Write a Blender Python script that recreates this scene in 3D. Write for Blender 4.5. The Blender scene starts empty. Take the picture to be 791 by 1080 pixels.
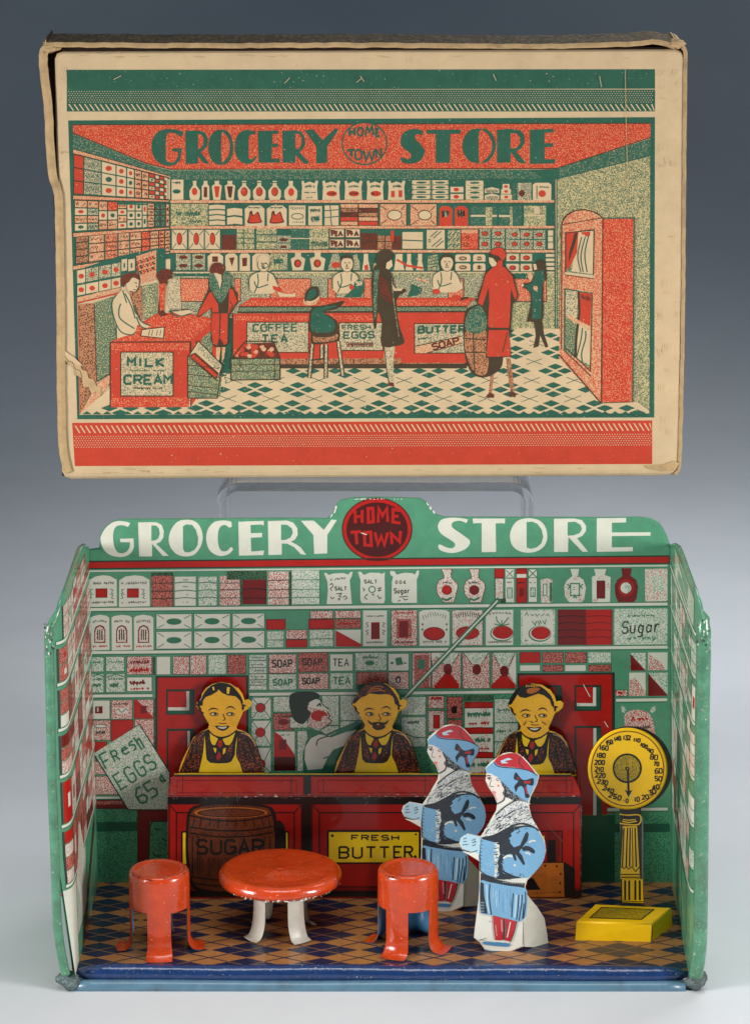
import bpy, math, random
from mathutils import Vector, geometry
random.seed(7)
sc = bpy.context.scene
COL = sc.collection
sc.unit_settings.system = 'METRIC'
sc.unit_settings.scale_length = 0.02          # one unit is about two centimetres of the real toy

# ------------------------------------------------------------------ camera
TH, DIST, F = math.radians(15), 36.0, 3600.0
S_, C_ = math.sin(TH), math.cos(TH)
cx_, cy_ = (402 - 395.5) / F * DIST, -(1047 - 540) / F * DIST
CAM = Vector((-cx_, -(cy_ * S_ + DIST * C_), -(cy_ * C_ - DIST * S_)))
cd = bpy.data.cameras.new('camera')
cam = bpy.data.objects.new('camera', cd); COL.objects.link(cam)
cam.location = CAM; cam.rotation_euler = (math.radians(90) - TH, 0, 0)
cd.sensor_fit = 'VERTICAL'; cd.sensor_height = 36; cd.lens = 36 * F / 1080
cd.clip_start = .5; cd.clip_end = 1000
sc.camera = cam

def ray(px, py):
    a = (px - 395.5) / F; b = -(py - 540) / F
    return Vector((a, b * S_ + C_, b * C_ - S_))
def unY(px, py, Y):
    d = ray(px, py); return CAM + d * ((Y - CAM.y) / d.y)
def unZ(px, py, Z):
    d = ray(px, py); return CAM + d * ((Z - CAM.z) / d.z)

# ------------------------------------------------------------------ materials
def lin(c):
    c /= 255.0
    return c / 12.92 if c <= .04045 else ((c + .055) / 1.055) ** 2.4
def L(rgb): return (lin(rgb[0]), lin(rgb[1]), lin(rgb[2]), 1)
MATS = {}
def mat(name, rgb, rgb2=None, dots=None, thr=.5, rough=.3, spec=.5, coat=0., wear=.06, metal=0., bump=0.,
        wscale=6., aniso=None, rnd=1., fleck=0., transmission=0., dirt=0., bscale=3., clump=0.):
    m = bpy.data.materials.new(name); m.use_nodes = True
    nt = m.node_tree; N = nt.nodes; K = nt.links
    b = N['Principled BSDF']
    b.inputs['Roughness'].default_value = rough
    b.inputs['Specular IOR Level'].default_value = spec
    b.inputs['Coat Weight'].default_value = coat
    b.inputs['Coat Roughness'].default_value = .07
    b.inputs['Metallic'].default_value = metal
    b.inputs['Transmission Weight'].default_value = transmission
    tc = N.new('ShaderNodeTexCoord')
    src = None
    def rgbnode(c):
        n = N.new('ShaderNodeRGB'); n.outputs[0].default_value = L(c); return n.outputs[0]
    src = rgbnode(rgb)
    def mix(fac, a, bb):
        n = N.new('ShaderNodeMix'); n.data_type = 'RGBA'
        K.new(fac, n.inputs[0]); K.new(a, n.inputs[6]); K.new(bb, n.inputs[7]); return n.outputs[2]
    def step(val, t, w=.06):
        n = N.new('ShaderNodeMapRange'); n.clamp = True
        n.inputs[1].default_value = t - w; n.inputs[2].default_value = t + w
        K.new(val, n.inputs[0]); return n.outputs[0]
    if rgb2:
        v = N.new('ShaderNodeTexVoronoi'); v.feature = 'F1'; v.inputs['Scale'].default_value = dots or 55
        v.inputs['Randomness'].default_value = rnd
        K.new(tc.outputs['Object'], v.inputs['Vector'])
        val = v.outputs['Distance']
        if clump:
            nz = N.new('ShaderNodeTexNoise'); nz.inputs['Scale'].default_value = 5; nz.inputs['Detail'].default_value = 3
            K.new(tc.outputs['Object'], nz.inputs['Vector'])
            ma = N.new('ShaderNodeMath'); ma.operation = 'MULTIPLY_ADD'; ma.inputs[1].default_value = clump
            K.new(nz.outputs['Fac'], ma.inputs[0]); K.new(val, ma.inputs[2])
            val = ma.outputs[0]
        src = mix(step(val, thr + clump * .5, .09), rgbnode(rgb2), src)
    if wear:
        nz = N.new('ShaderNodeTexNoise'); nz.inputs['Scale'].default_value = wscale
        nz.inputs['Detail'].default_value = 6; nz.inputs['Roughness'].default_value = .65
        K.new(tc.outputs['Object'], nz.inputs['Vector'])
        mr = N.new('ShaderNodeMapRange'); mr.inputs[1].default_value = .3; mr.inputs[2].default_value = .7
        mr.inputs[3].default_value = 1 - wear; mr.inputs[4].default_value = 1 + wear
        K.new(nz.outputs['Fac'], mr.inputs[0])
        mm = N.new('ShaderNodeVectorMath'); mm.operation = 'SCALE'
        K.new(src, mm.inputs[0]); K.new(mr.outputs[0], mm.inputs['Scale']); src = mm.outputs[0]
    if fleck:
        nz = N.new('ShaderNodeTexNoise'); nz.inputs['Scale'].default_value = 34
        nz.inputs['Detail'].default_value = 4; nz.inputs['Roughness'].default_value = .7
        K.new(tc.outputs['Object'], nz.inputs['Vector'])
        src = mix(step(nz.outputs['Fac'], .70 - fleck, .03), src, rgbnode((205, 190, 160)))
    if dirt:
        nz = N.new('ShaderNodeTexNoise'); nz.inputs['Scale'].default_value = 2.2
        nz.inputs['Detail'].default_value = 8; nz.inputs['Roughness'].default_value = .7
        K.new(tc.outputs['Object'], nz.inputs['Vector'])
        st = step(nz.outputs['Fac'], .62, .10)
        mu = N.new('ShaderNodeMath'); mu.operation = 'MULTIPLY'; mu.inputs[1].default_value = dirt
        K.new(st, mu.inputs[0])
        src = mix(mu.outputs[0], src, rgbnode((70, 55, 40)))
    K.new(src, b.inputs['Base Color'])
    if bump:
        nz = N.new('ShaderNodeTexNoise'); nz.inputs['Scale'].default_value = bscale; nz.inputs['Detail'].default_value = 4
        K.new(tc.outputs['Object'], nz.inputs['Vector'])
        bp = N.new('ShaderNodeBump'); bp.inputs['Strength'].default_value = bump; bp.inputs['Distance'].default_value = .05
        K.new(nz.outputs['Fac'], bp.inputs['Height']); K.new(bp.outputs[0], b.inputs['Normal'])
    MATS[name] = m
    return m

WH, GR, RD = (208, 208, 192), (78, 140, 108), (172, 24, 16)
tin = dict(rough=.4, coat=.32, bump=.05, wscale=9, spec=.35)
mat('G', GR, wear=.10, **tin)
mat('W', WH, wear=.04, **tin)
mat('R', RD, wear=.10, **tin)
mat('Rd', (112, 20, 18), wear=.10, **tin)
mat('Mr', (68, 16, 14), wear=.10, **tin)
mat('K', (34, 48, 38), wear=.0, **tin)
mat('Kg', (48, 112, 82), wear=.0, **tin)
mat('Bk', (22, 20, 18), wear=.1, **tin)
mat('Sg', WH, (74, 146, 112), dots=76, thr=.44, rnd=.75, wear=.05, **tin)
mat('Sgd', (78, 150, 112), (40, 88, 62), dots=62, thr=.42, wear=.08, **tin)
mat('Sr', WH, (180, 32, 30), dots=74, thr=.46, rnd=.75, wear=.05, **tin)
mat('Sp', WH, (186, 40, 40), dots=74, thr=.36, wear=.05, **tin)
mat('Gm', (76, 132, 102), wear=.3, fleck=.045, dirt=.4, rough=.3, coat=.5, bump=.35, bscale=9, wscale=5)
mat('Sd', (196, 110, 96), (92, 30, 26), dots=74, thr=.46, rnd=.8, wear=.05, **tin)
mat('Sk', (60, 100, 70), (32, 42, 30), dots=60, thr=.45, wear=.05, **tin)
mat('Dg', (30, 84, 62), wear=.1, **tin)
mat('RK', (165, 22, 14), wear=.10, **tin)
mat('Y', (240, 200, 26), wear=.06, **tin)
mat('Yb', (252, 198, 8), wear=.04, fleck=.0, **tin)
mat('Yd', (178, 148, 20), (110, 92, 30), dots=60, thr=.4, wear=.06, **tin)
mat('Br', (106, 50, 24), (60, 28, 14), dots=40, thr=.3, wear=.3, clump=.3, **tin)
mat('Cr', (176, 96, 30), wear=.2, **tin)
mat('Fl', (240, 180, 40), (214, 140, 28), dots=70, thr=.25, wear=.05, **tin)
mat('Jk', (44, 22, 14), (160, 74, 34), dots=48, thr=.36, wear=.2, clump=.5, **tin)
mat('Bl', (22, 50, 96), wear=.2, fleck=.02, rough=.25, coat=.5, bump=.3, bscale=9)
mat('Lb', (84, 118, 138), wear=.15, dirt=.6, rough=.35, coat=.2, bump=.3)
mat('Tn', (156, 106, 60), wear=.15, **tin)
mat('Nv', (24, 34, 62), wear=.1, **tin)
mat('Or', (194, 62, 16), wear=.12, dirt=.22, fleck=.015, rough=.24, coat=.5, bump=.25, bscale=7)
mat('Sc', (128, 118, 108), wear=.3, rough=.45, metal=.6)
mat('Pw', (206, 202, 188), wear=.08, dirt=.25, rough=.38, bump=.25)
mat('Pb', (70, 128, 172), wear=.06, rough=.3, coat=.3)
mat('Lw', (216, 216, 204), wear=.05, dirt=.12, rough=.3, coat=.3, bump=.12)
mat('LB', (114, 162, 196), wear=.07, rough=.28, coat=.35, bump=.12)
mat('LH', (168, 200, 214), wear=.05, rough=.28, coat=.35)
mat('LK', (36, 42, 50), wear=.25, wscale=20, rough=.3, coat=.3)
mat('LR', (176, 40, 48), wear=.1, rough=.3, coat=.3)
mat('LF', (220, 206, 196), wear=.04, rough=.3, coat=.3)
mat('LP', (206, 130, 128), wear=.04, rough=.3, coat=.3)
mat('LS', (206, 208, 204), (110, 118, 122), dots=60, thr=.38, wear=.1, rough=.3, coat=.3)
mat('Hr', (120, 124, 126), (30, 32, 34), dots=50, thr=.5, wear=.1, rough=.3, coat=.3)
mat('GreyE', (120, 122, 118), wear=.1, rough=.35, metal=.7)
mat('DkE', (50, 48, 44), wear=.2, rough=.35, metal=.3)
# cardboard box inks
pap = dict(rough=.8, spec=.2)
CB = (202, 176, 138)
mat('cb', CB, wear=.07, dirt=.12, bump=.25, wscale=4, **pap)
mat('cbe', (186, 156, 114), wear=.18, dirt=.45, bump=.5, wscale=9, **pap)
mat('cbt', (120, 100, 74), (66, 60, 46), dots=20, thr=.5, wear=.3, dirt=.7, bump=.5, **pap)
mat('cbd', (46, 30, 20), wear=.3, **pap)
mat('g', (46, 90, 72), wear=.12, fleck=.03, **pap)
mat('r', (188, 64, 44), wear=.08, fleck=.02, **pap)
mat('ro', (190, 64, 44), (218, 156, 108), dots=74, thr=.33, wear=.08, **pap)
mat('rt', (204, 168, 126), (196, 84, 58), dots=74, thr=.42, wear=.06, rnd=.7, **pap)
mat('rh', (206, 160, 118), (194, 76, 52), dots=72, thr=.52, wear=.06, rnd=.7, **pap)
mat('gt', CB, (56, 100, 80), dots=72, thr=.45, wear=.06, rnd=.6, **pap)
mat('gy', (198, 176, 126), (60, 98, 78), dots=76, thr=.55, wear=.06, rnd=.5, **pap)
mat('gd', (50, 94, 76), (176, 162, 120), dots=76, thr=.34, wear=.06, rnd=.5, **pap)
mat('k', (70, 58, 42), wear=.15, **pap)
mat('kb', (110, 52, 38), (60, 52, 38), dots=60, thr=.4, wear=.15, **pap)
mat('kt', (176, 122, 86), (92, 52, 38), dots=56, thr=.42, wear=.1, **pap)

# ------------------------------------------------------------------ mesh building
class MB:
    def __init__(self): self.v = []; self.f = []; self.m = []; self.s = []; self.names = []
    def mi(self, n):
        if n not in self.names: self.names.append(n)
        return self.names.index(n)
    def add(self, verts, faces, mname, smooth=False):
        o = len(self.v); self.v += [Vector(p) for p in verts]; i = self.mi(mname)
        for f in faces:
            self.f.append([o + j for j in f]); self.m.append(i); self.s.append(smooth)
    def box(self, p0, p1, m, bev=0):
        x0, y0, z0 = p0; x1, y1, z1 = p1
        self.hexa([(x0, y0, z0), (x1, y0, z0), (x1, y1, z0), (x0, y1, z0)], [(x0, y0, z1), (x1, y0, z1), (x1, y1, z1), (x0, y1, z1)], m)
    def hexa(self, bot, top, m):
        self.add(list(bot) + list(top), [(3, 2, 1, 0), (4, 5, 6, 7), (0, 1, 5, 4), (1, 2, 6, 5), (2, 3, 7, 6), (3, 0, 4, 7)], m)
    def tube(self, pts, r, m, n=12, caps=True):
        pts = [Vector(p) for p in pts]; rs = r if isinstance(r, (list, tuple)) else [r] * len(pts)
        up = None; rings = []
        for i, p in enumerate(pts):
            t = (pts[min(i + 1, len(pts) - 1)] - pts[max(i - 1, 0)]).normalized()
            if up is None:
                a = Vector((0, 0, 1)) if abs(t.z) < .9 else Vector((1, 0, 0))
                up = (a - t * a.dot(t)).normalized()
            else: up = (up - t * up.dot(t)).normalized()
            s = t.cross(up)
            rings.append([p + (up * math.cos(2 * math.pi * k / n) + s * math.sin(2 * math.pi * k / n)) * rs[i] for k in range(n)])
        vs = [q for rg in rings for q in rg]; fs = []
        for i in range(len(pts) - 1):
            for k in range(n):
                fs.append((i * n + k, i * n + (k + 1) % n, (i + 1) * n + (k + 1) % n, (i + 1) * n + k))
        if caps: fs += [tuple(range(n))[::-1], tuple((len(pts) - 1) * n + k for k in range(n))]
        self.add(vs, fs, m, True)
    def strip(self, a, b, m, smooth=True):
        n = len(a); self.add(list(a) + list(b), [(i, i + 1, n + i + 1, n + i) for i in range(n - 1)], m, smooth)
    def revolve(self, prof, c, m, n=64, smooth=True, sx=1, sy=1):
        vs = []; fs = []
        for (r, z) in prof:
            for k in range(n):
                a = 2 * math.pi * k / n; vs.append((c[0] + r * math.cos(a) * sx, c[1] + r * math.sin(a) * sy, c[2] + z))
        for i in range(len(prof) - 1):
            for k in range(n):
                fs.append((i * n + k, i * n + (k + 1) % n, (i + 1) * n + (k + 1) % n, (i + 1) * n + k))
        self.add(vs, fs, m, smooth)
    def build(self, name, parent=None):
        o0 = Vector((0, 0, 0)); q = parent
        while q: o0 = o0 + q.location; q = q.parent
        me = bpy.data.meshes.new(name)
        me.from_pydata([tuple(p - o0) for p in self.v], [], self.f)
        for n in self.names: me.materials.append(MATS[n])
        me.polygons.foreach_set('material_index', self.m)
        me.polygons.foreach_set('use_smooth', self.s)
        me.update()
        ob = bpy.data.objects.new(name, me); COL.objects.link(ob)
        if parent: ob.parent = parent
        return ob

def thing(name, label, cat, loc, group=None):
    o = bpy.data.objects.new(name, None); COL.objects.link(o); o.location = loc
    o.empty_display_size = .1
    o['label'] = label; o['category'] = cat
    if group: o['group'] = group
    return o

def cr(pts, closed=False, n=5):
    """Catmull-Rom through flat coords"""
    P = [(pts[i], pts[i + 1]) for i in range(0, len(pts), 2)]
    out = []; m = len(P)
    rng = range(m if closed else m - 1)
    for i in rng:
        if closed: p0, p1, p2, p3 = P[i - 1], P[i], P[(i + 1) % m], P[(i + 2) % m]
        else: p0, p1, p2, p3 = P[max(i - 1, 0)], P[i], P[i + 1], P[min(i + 2, m - 1)]
        for k in range(n):
            t = k / n
            for j in (0, 1):
                out.append(.5 * (2 * p1[j] + (p2[j] - p0[j]) * t + (2 * p0[j] - 5 * p1[j] + 4 * p2[j] - p3[j]) * t * t + (3 * p1[j] - p0[j] - 3 * p2[j] + p3[j]) * t ** 3))
    if not closed: out += [P[-1][0], P[-1][1]]
    return out

FONT = dict(A="06 20 46|14 34", B="00 06 36 45 44 33 03|33 42 41 30 00", C="41 30 10 01 05 16 36 45", D="00 06 26 45 41 20 00",
 E="40 00 06 46|03 33", F="40 00 06|03 33", G="41 30 10 01 05 16 36 45 43 23", H="00 06|40 46|03 43", I="20 26", K="00 06|40 03 46",
 L="00 06 46", M="06 00 23 40 46", N="06 00 46 40", O="10 30 41 45 36 16 05 01 10", P="06 00 30 41 42 33 03",
 R="06 00 30 41 42 33 03|23 46", S="41 30 10 01 02 13 33 44 45 36 16 05", T="00 40|20 26", U="00 05 16 36 45 40",
 V="00 26 40", W="00 16 23 36 40", X="00 46|40 06", Y="00 23 40|23 26")
FONT.update({'0': "10 30 41 45 36 16 05 01 10", '1': "20 26", '2': "01 10 30 41 42 06 46", '3': "00 40 23 33 44 45 36 16 05",
 '4': "30 04 44|30 36", '5': "40 00 03 33 44 45 36 06", '6': "40 20 02 05 16 36 45 44 33 03", '7': "00 40 16",
 '8': "10 30 41 42 33 13 04 05 16 36 45 44 33|13 02 01 10", '9': "43 13 02 01 10 30 41 43 46", 'c': "42 22 13 15 26 46|30 37",
 'r': "06 02|04 12 32", 'e': "04 44 33 13 04 05 16 46", 's': "42 12 03 34 35 26 06", 'h': "00 06|03 22 33 36", '.': "25 26",
 'u': "02 05 16 36|32 36", 'g': "33 12 03 05 16 36|32 37 28 08", 'a': "33 12 03 05 16 35|32 36", '-': "13 33", ' ': ""})

class Art:
    """flat printed shapes laid on a surface; mapf(px, py, lift) gives the point in space"""
    def __init__(self, mb, mapf, eps=.0003, base=.0012, jit=.0):
        self.mb, self.f, self.eps, self.base, self.jit = mb, mapf, eps, base, jit
        self.ox = self.oy = 0; self.s = 1; self.bb = []; self.shear = 0; self.ax = 1
    def T(self, ox=0, oy=0, s=1.): self.ox, self.oy, self.s = ox, oy, s
    def cv(self, c): return [(self.ox + c[i] / self.s * self.ax, self.oy + c[i + 1] / self.s) for i in range(0, len(c), 2)]
    def lev(self, P):
        x0 = min(p[0] for p in P); x1 = max(p[0] for p in P); y0 = min(p[1] for p in P); y1 = max(p[1] for p in P)
        l = 0
        for (a, b, c, d, k) in self.bb:
            if k >= l and a < x1 and b > x0 and c < y1 and d > y0: l = k + 1
        self.bb.append((x0, x1, y0, y1, l)); return self.base + l * self.eps
    def raw(self, m, P, faces):
        h = self.lev(P)
        self.mb.add([self.f(p[0], p[1], h) for p in P], faces, m)
    def p(self, m, c, sm=False):
        if sm: c = cr(c, True)
        P = self.cv(c)
        if self.jit: P = [(x + random.uniform(-self.jit, self.jit), y + random.uniform(-self.jit, self.jit)) for x, y in P]
        tri = geometry.tessellate_polygon([[Vector((x, y, 0)) for x, y in P]])
        self.raw(m, P, tri)
    def r(self, m, x0, y0, x1, y1, o=None, ow=.7):
        d = self.shear * (x1 - x0)
        self.p(m, [x0, y0, x1, y0 + d, x1, y1 + d, x0, y1])
        if o: self.l(o, ow, [x0, y0, x1, y0 + d, x1, y1 + d, x0, y1], True)
    def e(self, m, x, y, rx, ry, n=22, rot=0, o=None, ow=.8):
        c = []
        for k in range(n):
            a = 2 * math.pi * k / n; u, v = rx * math.cos(a), ry * math.sin(a)
            c += [x + u * math.cos(rot) - v * math.sin(rot), y + u * math.sin(rot) + v * math.cos(rot)]
        j = self.jit; self.jit = 0
        if m: self.p(m, c)
        if o: self.l(o, ow, c, True)
        self.jit = j
    def l(self, m, w, c, closed=False, sm=False, taper=False):
        if sm: c = cr(c, closed, 4)
        P = [Vector(q) for q in self.cv(c)]
        Q = [P[0]]
        for q in P[1:]:
            if (q - Q[-1]).length > 1e-4: Q.append(q)
        if closed and len(Q) > 2 and (Q[0] - Q[-1]).length < 1e-4: Q.pop()
        P = Q; n = len(P)
        if n < 2: return
        Ls, Rs = [], []
        for i in range(n):
            a = P[i - 1] if (i > 0 or closed) else None
            b = P[(i + 1) % n] if (i < n - 1 or closed) else None
            d1 = (P[i] - a).normalized() if a is not None else None
            d2 = (b - P[i]).normalized() if b is not None else None
            if d1 is None: d1 = d2
            if d2 is None: d2 = d1
            t = d1 + d2
            if t.length < .2: t = d1
            t.normalize(); nn = Vector((-t.y, t.x)); k = max(.45, nn.dot(Vector((-d1.y, d1.x))))
            h = w / 2 / k
            if taper: h *= max(.15, math.sin(math.pi * (i + .3) / (n - .4)))
            Ls.append(P[i] + nn * h); Rs.append(P[i] - nn * h)
        fs = [(i, (i + 1) % n, n + (i + 1) % n, n + i) for i in range(n if closed else n - 1)]
        self.raw(m, [tuple(q) for q in Ls + Rs], fs)
    def t(self, m, w, txt, x, y, cw, ch, gap, rot=0., slant=0., dy=0.):
        """stroke lettering; x, y top-left of the first letter in current units"""
        cs, sn = math.cos(rot), math.sin(rot); u0 = 0
        for ch_ in txt:
            g = FONT.get(ch_, '')
            narrow = ch_ in '1I.'
            for st in g.split('|'):
                c = []
                for q in st.split():
                    gx, gy = int(q[0]), int(q[1])
                    if narrow: gx -= 1.2
                    u = u0 + gx / 4 * cw + slant * (6 - gy) / 6 * ch; v = gy / 6 * ch
                    c += [x + u * cs - v * sn, y + u * sn + v * cs]
                if len(c) >= 4: self.l(m, w, c)
            u0 += (cw * .45 if narrow else cw) + gap
    def z(self, m, w, x0, y0, x1, y1, amp, n, arc=0.):
        """a run of small hand-drawn marks, like lettering too small to read"""
        n = max(2, int(n * 1.3)); dx, dy = x1 - x0, y1 - y0; ln = math.hypot(dx, dy) or 1; cw = ln / n
        for i in range(n):
            if random.random() < .06: continue
            t0 = i / n; c = []; k = random.choice([2, 3, 3, 4]); up = random.choice([-1, 1]); h = amp * random.uniform(.45, .95)
            for j in range(k):
                u = cw * (.1 + .75 * j / (k - 1)) + random.uniform(-.1, .1) * cw; v = up * h / 2 * (1 if j % 2 else -1) + random.uniform(-.12, .12) * amp
                t = t0 + u / ln; a = -arc * 4 * t * (1 - t); v += a
                c += [x0 + dx * t - dy / ln * v, y0 + dy * t + dx / ln * v]
            self.l(m, w, c)
    def ticks(self, m, w, x0, y0, x1, y1, h, n, arc=0.):
        for i in range(n):
            t = (i + .5) / n; x = x0 + (x1 - x0) * t; y = y0 + (y1 - y0) * t - arc * 4 * t * (1 - t)
            hh = h * random.uniform(.6, 1.1); k = random.uniform(-.3, .5)
            self.l(m, w, [x - hh * k * .5, y - hh / 2, x + hh * k * .5, y + hh / 2])

def cutout(mb, outline, mapf, thick, face, edge, bev=.03, back=None, ring=None):
    """plate cut along an outline (photo coordinates), front edge rounded"""
    P = [Vector((outline[i], outline[i + 1])) for i in range(0, len(outline), 2)]
    area = sum(P[i - 1].x * P[i].y - P[i].x * P[i - 1].y for i in range(len(P)))
    if area < 0: P.reverse()
    n = len(P)
    def inset(d):
        out = []
        for i in range(n):
            d1 = (P[i] - P[i - 1]).normalized(); d2 = (P[(i + 1) % n] - P[i]).normalized()
            t = (d1 + d2); t = t.normalized() if t.length > .1 else d1
            nn = Vector((-t.y, t.x)); k = max(.5, nn.dot(Vector((-d1.y, d1.x))))
            out.append(P[i] + nn * (d / k))
        return out
    r = bev * 100
    rings = [(0, -thick), (0, -bev), (r * .13, -bev * .5), (r * .45, -bev * .13), (r, 0)]
    R = []
    for d, z in rings:
        Q = inset(d) if d else P
        R.append([mapf(q.x, q.y, z) for q in Q])
    for i in range(len(R) - 1):
        m = edge if i == 0 else face
        if ring and i > 0:
            for k in range(n): mb.add([R[i][k], R[i][(k + 1) % n], R[i + 1][(k + 1) % n], R[i + 1][k]], [(0, 1, 2, 3)], ring(P[k]))
        else: mb.add(R[i] + R[i + 1], [(k, (k + 1) % n, n + (k + 1) % n, n + k) for k in range(n)], m, i > 0)
    tri = geometry.tessellate_polygon([[Vector((q.x, q.y, 0)) for q in P]])
    mb.add(R[-1], tri, face); mb.add(R[0], tri, back or edge)
# ------------------------------------------------------------------ the tin store: back wall with its print
YB = 2.77
store = thing('toy_store', 'lithographed tin toy grocery store room with green walls, printed shelves and a blue front edge', 'toy store', (0, 1.4, 0))
fb = lambda px, py, h: unY(px, py, YB - h)
mb = MB()
hdr = [93, 933, 93, 579, 105, 577.5, 106, 565.7, 108.5, 559, 112.8, 554, 119, 549.5, 127, 547, 203, 546.4, 316, 545.7, 344.6, 546.2,
       349, 543, 352, 538, 354.5, 531.5, 360, 526.3, 373, 524.2, 397, 523.6, 429, 524.4, 443, 525, 450.4, 529, 455, 536, 461, 542.5, 469, 544.6,
       560, 544.8, 640, 545, 675, 544.6, 687, 546.4, 695.7, 552, 701.6, 561.4, 706, 573.6, 709, 577.5, 711, 933]
cutout(mb, hdr, fb, .05, 'G', 'G', .035)
a = Art(mb, fb, jit=.12); a.shear = -.0095
P = a.p; R = a.r; E = a.e; l = a.l; T = a.T
# header lettering -------------------------------------------------
a.jit = 0
T(90, 520, 7)
P('W', cr([335, 222, 300, 211, 240, 207, 190, 225, 145, 268, 118, 320, 116, 350, 130, 402, 165, 445, 220, 468, 290, 470, 340, 442, 362, 400], n=3) + [358, 335, 258, 338, 262, 362, 332, 364] +
  cr([330, 400, 308, 432, 270, 445, 237, 432, 215, 390, 208, 330, 212, 280, 232, 246, 275, 237, 318, 250], n=3))
P('W', [392, 217, 490, 215, 530, 217, 565, 235, 582, 280, 578, 330, 555, 362, 525, 375, 618, 463, 575, 465, 495, 375, 495, 468, 400, 468])
P('G', [490, 238, 525, 240, 546, 262, 552, 300, 542, 333, 518, 350, 490, 352])
T()
P('W', cr([196, 548.2, 188, 550, 181, 558, 178.2, 568, 180, 577, 186, 584, 194, 586.8, 203, 586, 209, 581, 213.2, 573, 214, 564, 210.5, 554, 204, 549], True, 3))
P('G', [193.2, 555, 197, 553, 203, 553.6, 207, 559, 209.3, 567, 208.7, 575, 205.5, 580, 200, 582.6, 195, 582.3, 193.4, 579])
T(203, 520, 7)
P('W', cr([290, 213, 255, 204, 215, 203, 160, 215, 120, 260, 104, 310, 105, 360, 125, 418, 165, 452, 215, 465, 270, 450, 303, 415], n=3) + [287, 396] +
  cr([262, 424, 240, 431, 212, 424, 195, 390, 188, 330, 195, 272, 215, 243, 245, 236, 272, 255], n=3) + [292, 250])
P('W', [340, 212, 528, 205, 528, 240, 510, 232, 430, 236, 432, 297, 515, 294, 515, 326, 432, 330, 435, 432, 530, 424, 525, 458, 345, 462])
P('W', [558, 207, 700, 203, 745, 218, 775, 260, 778, 310, 758, 343, 728, 360, 765, 378, 800, 402, 840, 455, 802, 452, 750, 398, 700, 374, 660, 372, 660, 455, 562, 458])
P('G', [655, 233, 700, 234, 735, 262, 742, 295, 725, 328, 690, 345, 655, 348])
T(316, 520, 7)
P('W', [10, 205, 105, 203, 180, 272, 235, 195, 275, 200, 205, 310, 205, 445, 108, 450, 102, 310])
T(429, 520, 7)
P('W', cr([452, 195, 400, 185, 320, 182, 260, 195, 232, 228, 232, 268, 262, 308, 345, 362, 354, 392, 330, 407, 290, 401, 245, 380, 231, 392, 245, 420, 300, 440, 360, 440, 430, 415, 465, 376, 462, 346], n=3) +
  cr([400, 300, 345, 262, 330, 238, 345, 212, 395, 205, 440, 222], n=3))
P('W', [485, 188, 725, 188, 722, 227, 706, 222, 655, 224, 658, 435, 552, 437, 552, 222, 504, 222, 490, 227])
T()
P('W', cr([557, 546.5, 546, 549, 539.5, 557, 537.6, 566, 540, 575, 547, 581, 558, 583, 568, 580.5, 575, 574, 577, 565, 574.5, 555, 568, 548.5], True, 3))
P('G', [555.1, 550.6, 561, 550.2, 566.5, 552.3, 571, 558.5, 572.7, 566, 570.8, 573, 566, 577.3, 559.5, 578.9, 555.2, 577.5])
T(542, 520, 7)
P('W', [293, 190, 440, 187, 500, 200, 530, 240, 530, 280, 505, 315, 465, 335, 545, 432, 505, 434, 400, 325, 397, 435, 295, 435])
P('G', [395, 215, 450, 212, 490, 235, 500, 265, 485, 295, 440, 312, 395, 315])
T()
P('W', [629, 546.6, 660, 546.2, 660, 551, 645, 551.3, 645, 561.6, 685.7, 561.3, 685.7, 565, 645, 565.4, 645, 577.4, 667, 577, 667, 581.4, 629, 582])
a.jit = .12
# medallion ----------------------------------------------------------
E('Mr', 397.7, 558.3, 37.2, 33.4, 48)
E('R', 397.7, 558.3, 36, 32.3, 48)
E('Mr', 397.7, 558.6, 32.4, 28.8, 48)
T(316, 520, 7)
w = 3.1
for s in ([410, 130, 412, 222], [462, 125, 462, 220], [412, 175, 462, 172]): l('R', w, s)
l('R', w, [505, 115, 540, 112, 545, 212, 508, 216], True)
l('R', w, [580, 218, 583, 110, 612, 168, 645, 112, 650, 212])
l('R', w, [742, 130, 690, 120, 688, 214, 745, 222]); l('R', w, [688, 170, 730, 172])
l('R', w, [376, 290, 455, 285]); l('R', w, [415, 288, 424, 378])
l('R', w, [478, 292, 524, 288, 530, 388, 482, 384], True)
l('R', w, [556, 290, 578, 380, 602, 318, 626, 384, 650, 292])
l('R', w, [682, 378, 676, 300, 738, 360, 745, 280])
T()
# red bar and white lines -----------------------------------------------
def band(m, y0, y1, x0=93.5, x1=708, sl=-.0095):
    P(m, [x0, y0, x1, y0 + sl * (x1 - x0), x1, y1 + sl * (x1 - x0), x0, y1])
band('K', 591.6, 600.4, 93.5, 705.5); band('R', 593, 599.2, 93.5, 705)
E('Mr', 397.7, 590.2, 12, 1.4)
band('W', 601.6, 603.2, 93.5, 703.5)
def board(y, x0, x1, y2=None):
    band('Kg', y - 2.6, y + 2.8, x0, x1); band('W', y - 1.6, y + 1.4, x0 + .3, x1 - .3)
board(643, 94, 704); board(688.4, 95, 704); board(734.2, 98, 161.5)
board(732.4, 263, 381); board(731, 428, 545); board(738.6, 649, 703.5)
# small helpers for goods -------------------------------------------------
def lines(m, w, x0, x1, ys, arc=0):
    for y in ys:
        if arc: l(m, w, [x0, y, (x0 + x1) / 2, y - arc, x1, y], sm=True)
        else: l(m, w, [x0, y, x1, y + a.shear * (x1 - x0)])
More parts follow.
